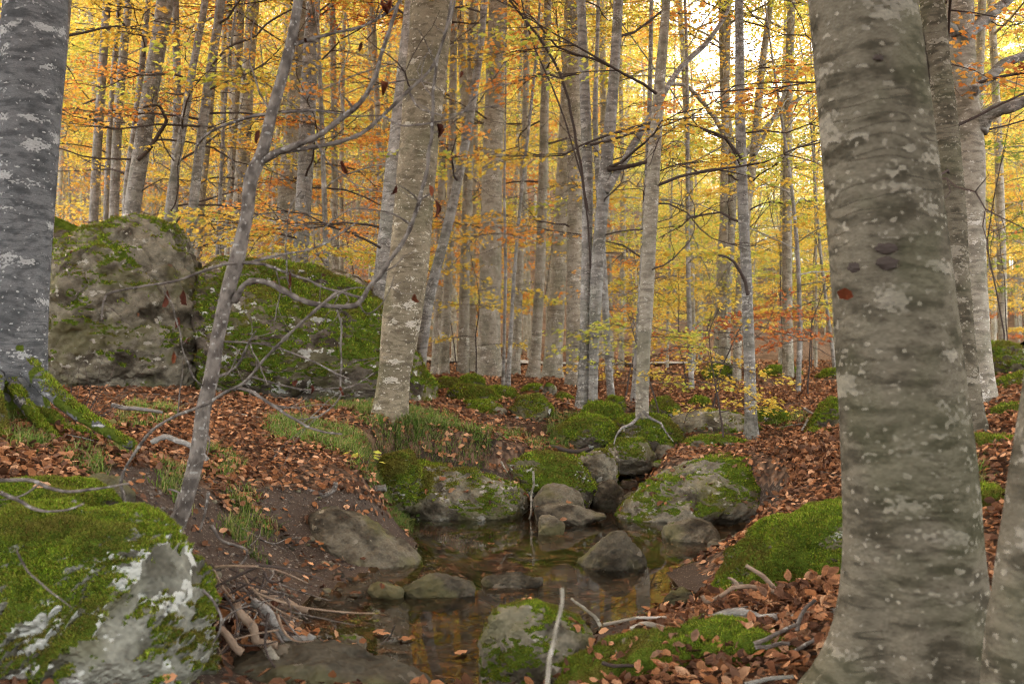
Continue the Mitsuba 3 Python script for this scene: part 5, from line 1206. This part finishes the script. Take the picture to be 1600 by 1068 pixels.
# broad leaved plants at the top of the long stone block
def herb(label, px, d, seed, n=14, pal='grass', L=0.06):
    r = np.random.default_rng(seed); key = thing('leafy_plant', label, 'plant'); c = foot(px, d)
    st, P, D = [], [], []
    for k in range(n):
        a = r.uniform(0, 6.28); e = c + np.array([math.cos(a) * r.uniform(.03, .14), math.sin(a) * r.uniform(.03, .14), r.uniform(.05, .16)])
        st.append(tube(spline([c + r.normal(size=3) * [.02, .02, 0], (c + e) / 2 + [0, 0, .03], e], 5), 0.0016, 4, False)); P.append(e); D.append([math.cos(a), math.sin(a), -.2])
    part(key, 'stalks', join(st), 'bark_dark')
    lv = leaf_quads(np.array(P), np.array(D), unit(np.array([[0, -.3, 1.]] * n) + r.normal(size=(n, 3)) * .3), L * r.uniform(.7, 1.2, n), L * .7, pick(r, pal, n), 0.12)
    part(key, 'leaves', (lv[0], lv[1]), 'leaf', False, color=lv[2])
herb('small plant with round green leaves at the left top of the long stone block', 640, 9.2, 1)
herb('green leafy plant at the right top of the long stone block', 770, 9.8, 2, 22)
herb('yellowing plant below the grass bank beside the stout branch end', 572, 8.2, 3, 10, 'lime', 0.08)
herb('small green leaved plant by the fallen root at the left bank', 140, 6.7, 4, 8)

# stones of the brook, pebbles on the mud
rng = np.random.default_rng(21)
for k in range(34):
    f = rng.uniform()
    c = np.array(brook.interpolate(f, normalized=True).coords[0]) + rng.normal(size=2) * [0.28, 0.25]
    s = rng.uniform(0.05, 0.15)
    ico = trimesh.creation.icosphere(subdivisions=3); v = np.array(ico.vertices)
    v = v * (1 + 0.5 * (mfbm(v, 1.3, 60 + k, 3)[:, None] - 0.5)) * [s, s * rng.uniform(.7, 1.2), s * 0.6] + [c[0], c[1], float(gz(c[0], c[1])) + s * 0.15]
    single('brook_stone', 'grey brown stone in the bed of the little brook behind the pool', 'stone', (v, ico.faces), 'rock_bare' if k % 3 else 'rock_grey', True, 'stones of the little brook')
for k in range(75):
    px, py = rng.uniform(330, 560), rng.uniform(775, 905)
    d = 7.4 - (py - 775) / 110 * 2.0; c = foot(px, d); s = rng.uniform(0.012, 0.035)
    ico = trimesh.creation.icosphere(subdivisions=2); v = np.array(ico.vertices)
    v = v * (1 + 0.5 * (mfbm(v, 1.3, 90 + k, 2)[:, None] - 0.5)) * [s, s, s * 0.7] + c
    single('pebble', 'small grey pebble on the dark mud bank left of the pool', 'pebble', (v, ico.faces), 'rock_bare', True, 'pebbles on the mud bank')

n = 3600
gx_, gy_ = rng.uniform(-2.6, -0.5, n), rng.uniform(4.4, 7.6, n)
k = mud_amount(gx_, gy_, shapely.distance(pool, shapely.points(gx_, gy_)), np.full(n, 9.0), mfbm(np.c_[gx_, gy_, 0 * gx_], 1.7, 21, 3) - 0.5) > 0.3
gx_, gy_ = gx_[k], gy_[k]; n = len(gx_)
ico = trimesh.creation.icosphere(subdivisions=0); v = np.array(ico.vertices)
s = 0.004 + 0.012 * rng.uniform(size=(n, 1, 1)) ** 3
V = v[None] * s * (1 + 0.3 * rng.normal(size=(n, 12, 1))) * [1, 1, 0.7] + np.stack([gx_, gy_, gz(gx_, gy_)], 1)[:, None]
C = np.repeat(np.array([[0.09, 0.075, 0.06], [0.16, 0.135, 0.11], [0.06, 0.05, 0.045], [0.22, 0.19, 0.16]])[rng.integers(0, 4, n)], 12, 0)
scene['grit'] = mikit.ply((V.reshape(-1, 3), (ico.faces[None] + (np.arange(n) * 12)[:, None, None]).reshape(-1, 3)), 'tinted', smooth=False, color=C)
tag('grit', 'fine grit and crumbs of earth on the dark mud bank', 'grit', kind='stuff')

# ------------------------------------------------------------------ the parked car that just shows at the right edge
scene['car_paint'] = {'type': 'principled', 'base_color': {'type': 'rgb', 'value': [0.25, 0.3, 0.62]}, 'roughness': 0.25, 'clearcoat': 1.0}
scene['car_white'] = {'type': 'principled', 'base_color': {'type': 'rgb', 'value': [0.8, 0.8, 0.82]}, 'roughness': 0.3, 'clearcoat': 1.0}
scene['car_glass'] = {'type': 'principled', 'base_color': {'type': 'rgb', 'value': [0.02, 0.025, 0.03]}, 'roughness': 0.08}
scene['tyre'] = {'type': 'diffuse', 'reflectance': {'type': 'rgb', 'value': [0.02, 0.02, 0.02]}}
CAR = thing('parked_car', 'white and blue car half cut off by the right edge behind the mossy boulders', 'car')
c = at(1570, 553, 45.0); cg = float(gz(c[0] + 2, c[1]))
def car_side(prof, w):
    m = trimesh.creation.extrude_polygon(shapely.Polygon(prof).buffer(0.04), w)
    v = np.array(m.vertices)
    return np.stack([v[:, 0] + c[0], v[:, 2] - w / 2 + c[1], v[:, 1] + cg], 1), m.faces
part(CAR, 'body', car_side([(0, .35), (.05, .75), (.9, .95), (1.6, 1.0), (3.6, 1.0), (4.1, .9), (4.2, .4)], 1.7), 'car_paint', 30)
part(CAR, 'cabin', car_side([(1.0, .98), (1.65, 1.45), (3.1, 1.48), (3.8, 1.0)], 1.45), 'car_white', 30)
part(CAR, 'windscreen', car_side([(1.02, 1.1), (1.08, 1.1), (1.6, 1.42), (1.5, 1.42)], 1.3), 'car_glass', 30)
part(CAR, 'roof', car_side([(1.6, 1.47), (1.7, 1.5), (3.05, 1.53), (3.15, 1.5)], 1.42), 'car_white', 30)
part(CAR, 'bonnet', car_side([(.02, .8), (.1, .84), (.95, 1.0), (.95, .97)], 1.5), 'car_white', 30)
for x in (0.8, 3.4):
    for s in (-0.8, 0.8):
        w = trimesh.creation.cylinder(0.31, 0.2, sections=24); v = np.array(w.vertices)
        part(CAR, 'wheel', (np.stack([v[:, 0] + c[0] + x, v[:, 2] + c[1] + s, v[:, 1] + cg + 0.31], 1), w.faces), 'tyre', 30)
for s in (-0.6, 0.6):
    h = trimesh.creation.icosphere(subdivisions=2); v = np.array(h.vertices) * [.06, .16, .09]
    part(CAR, 'headlight', (v + [c[0] - .02, c[1] + s, cg + .68], h.faces), 'car_white', True)
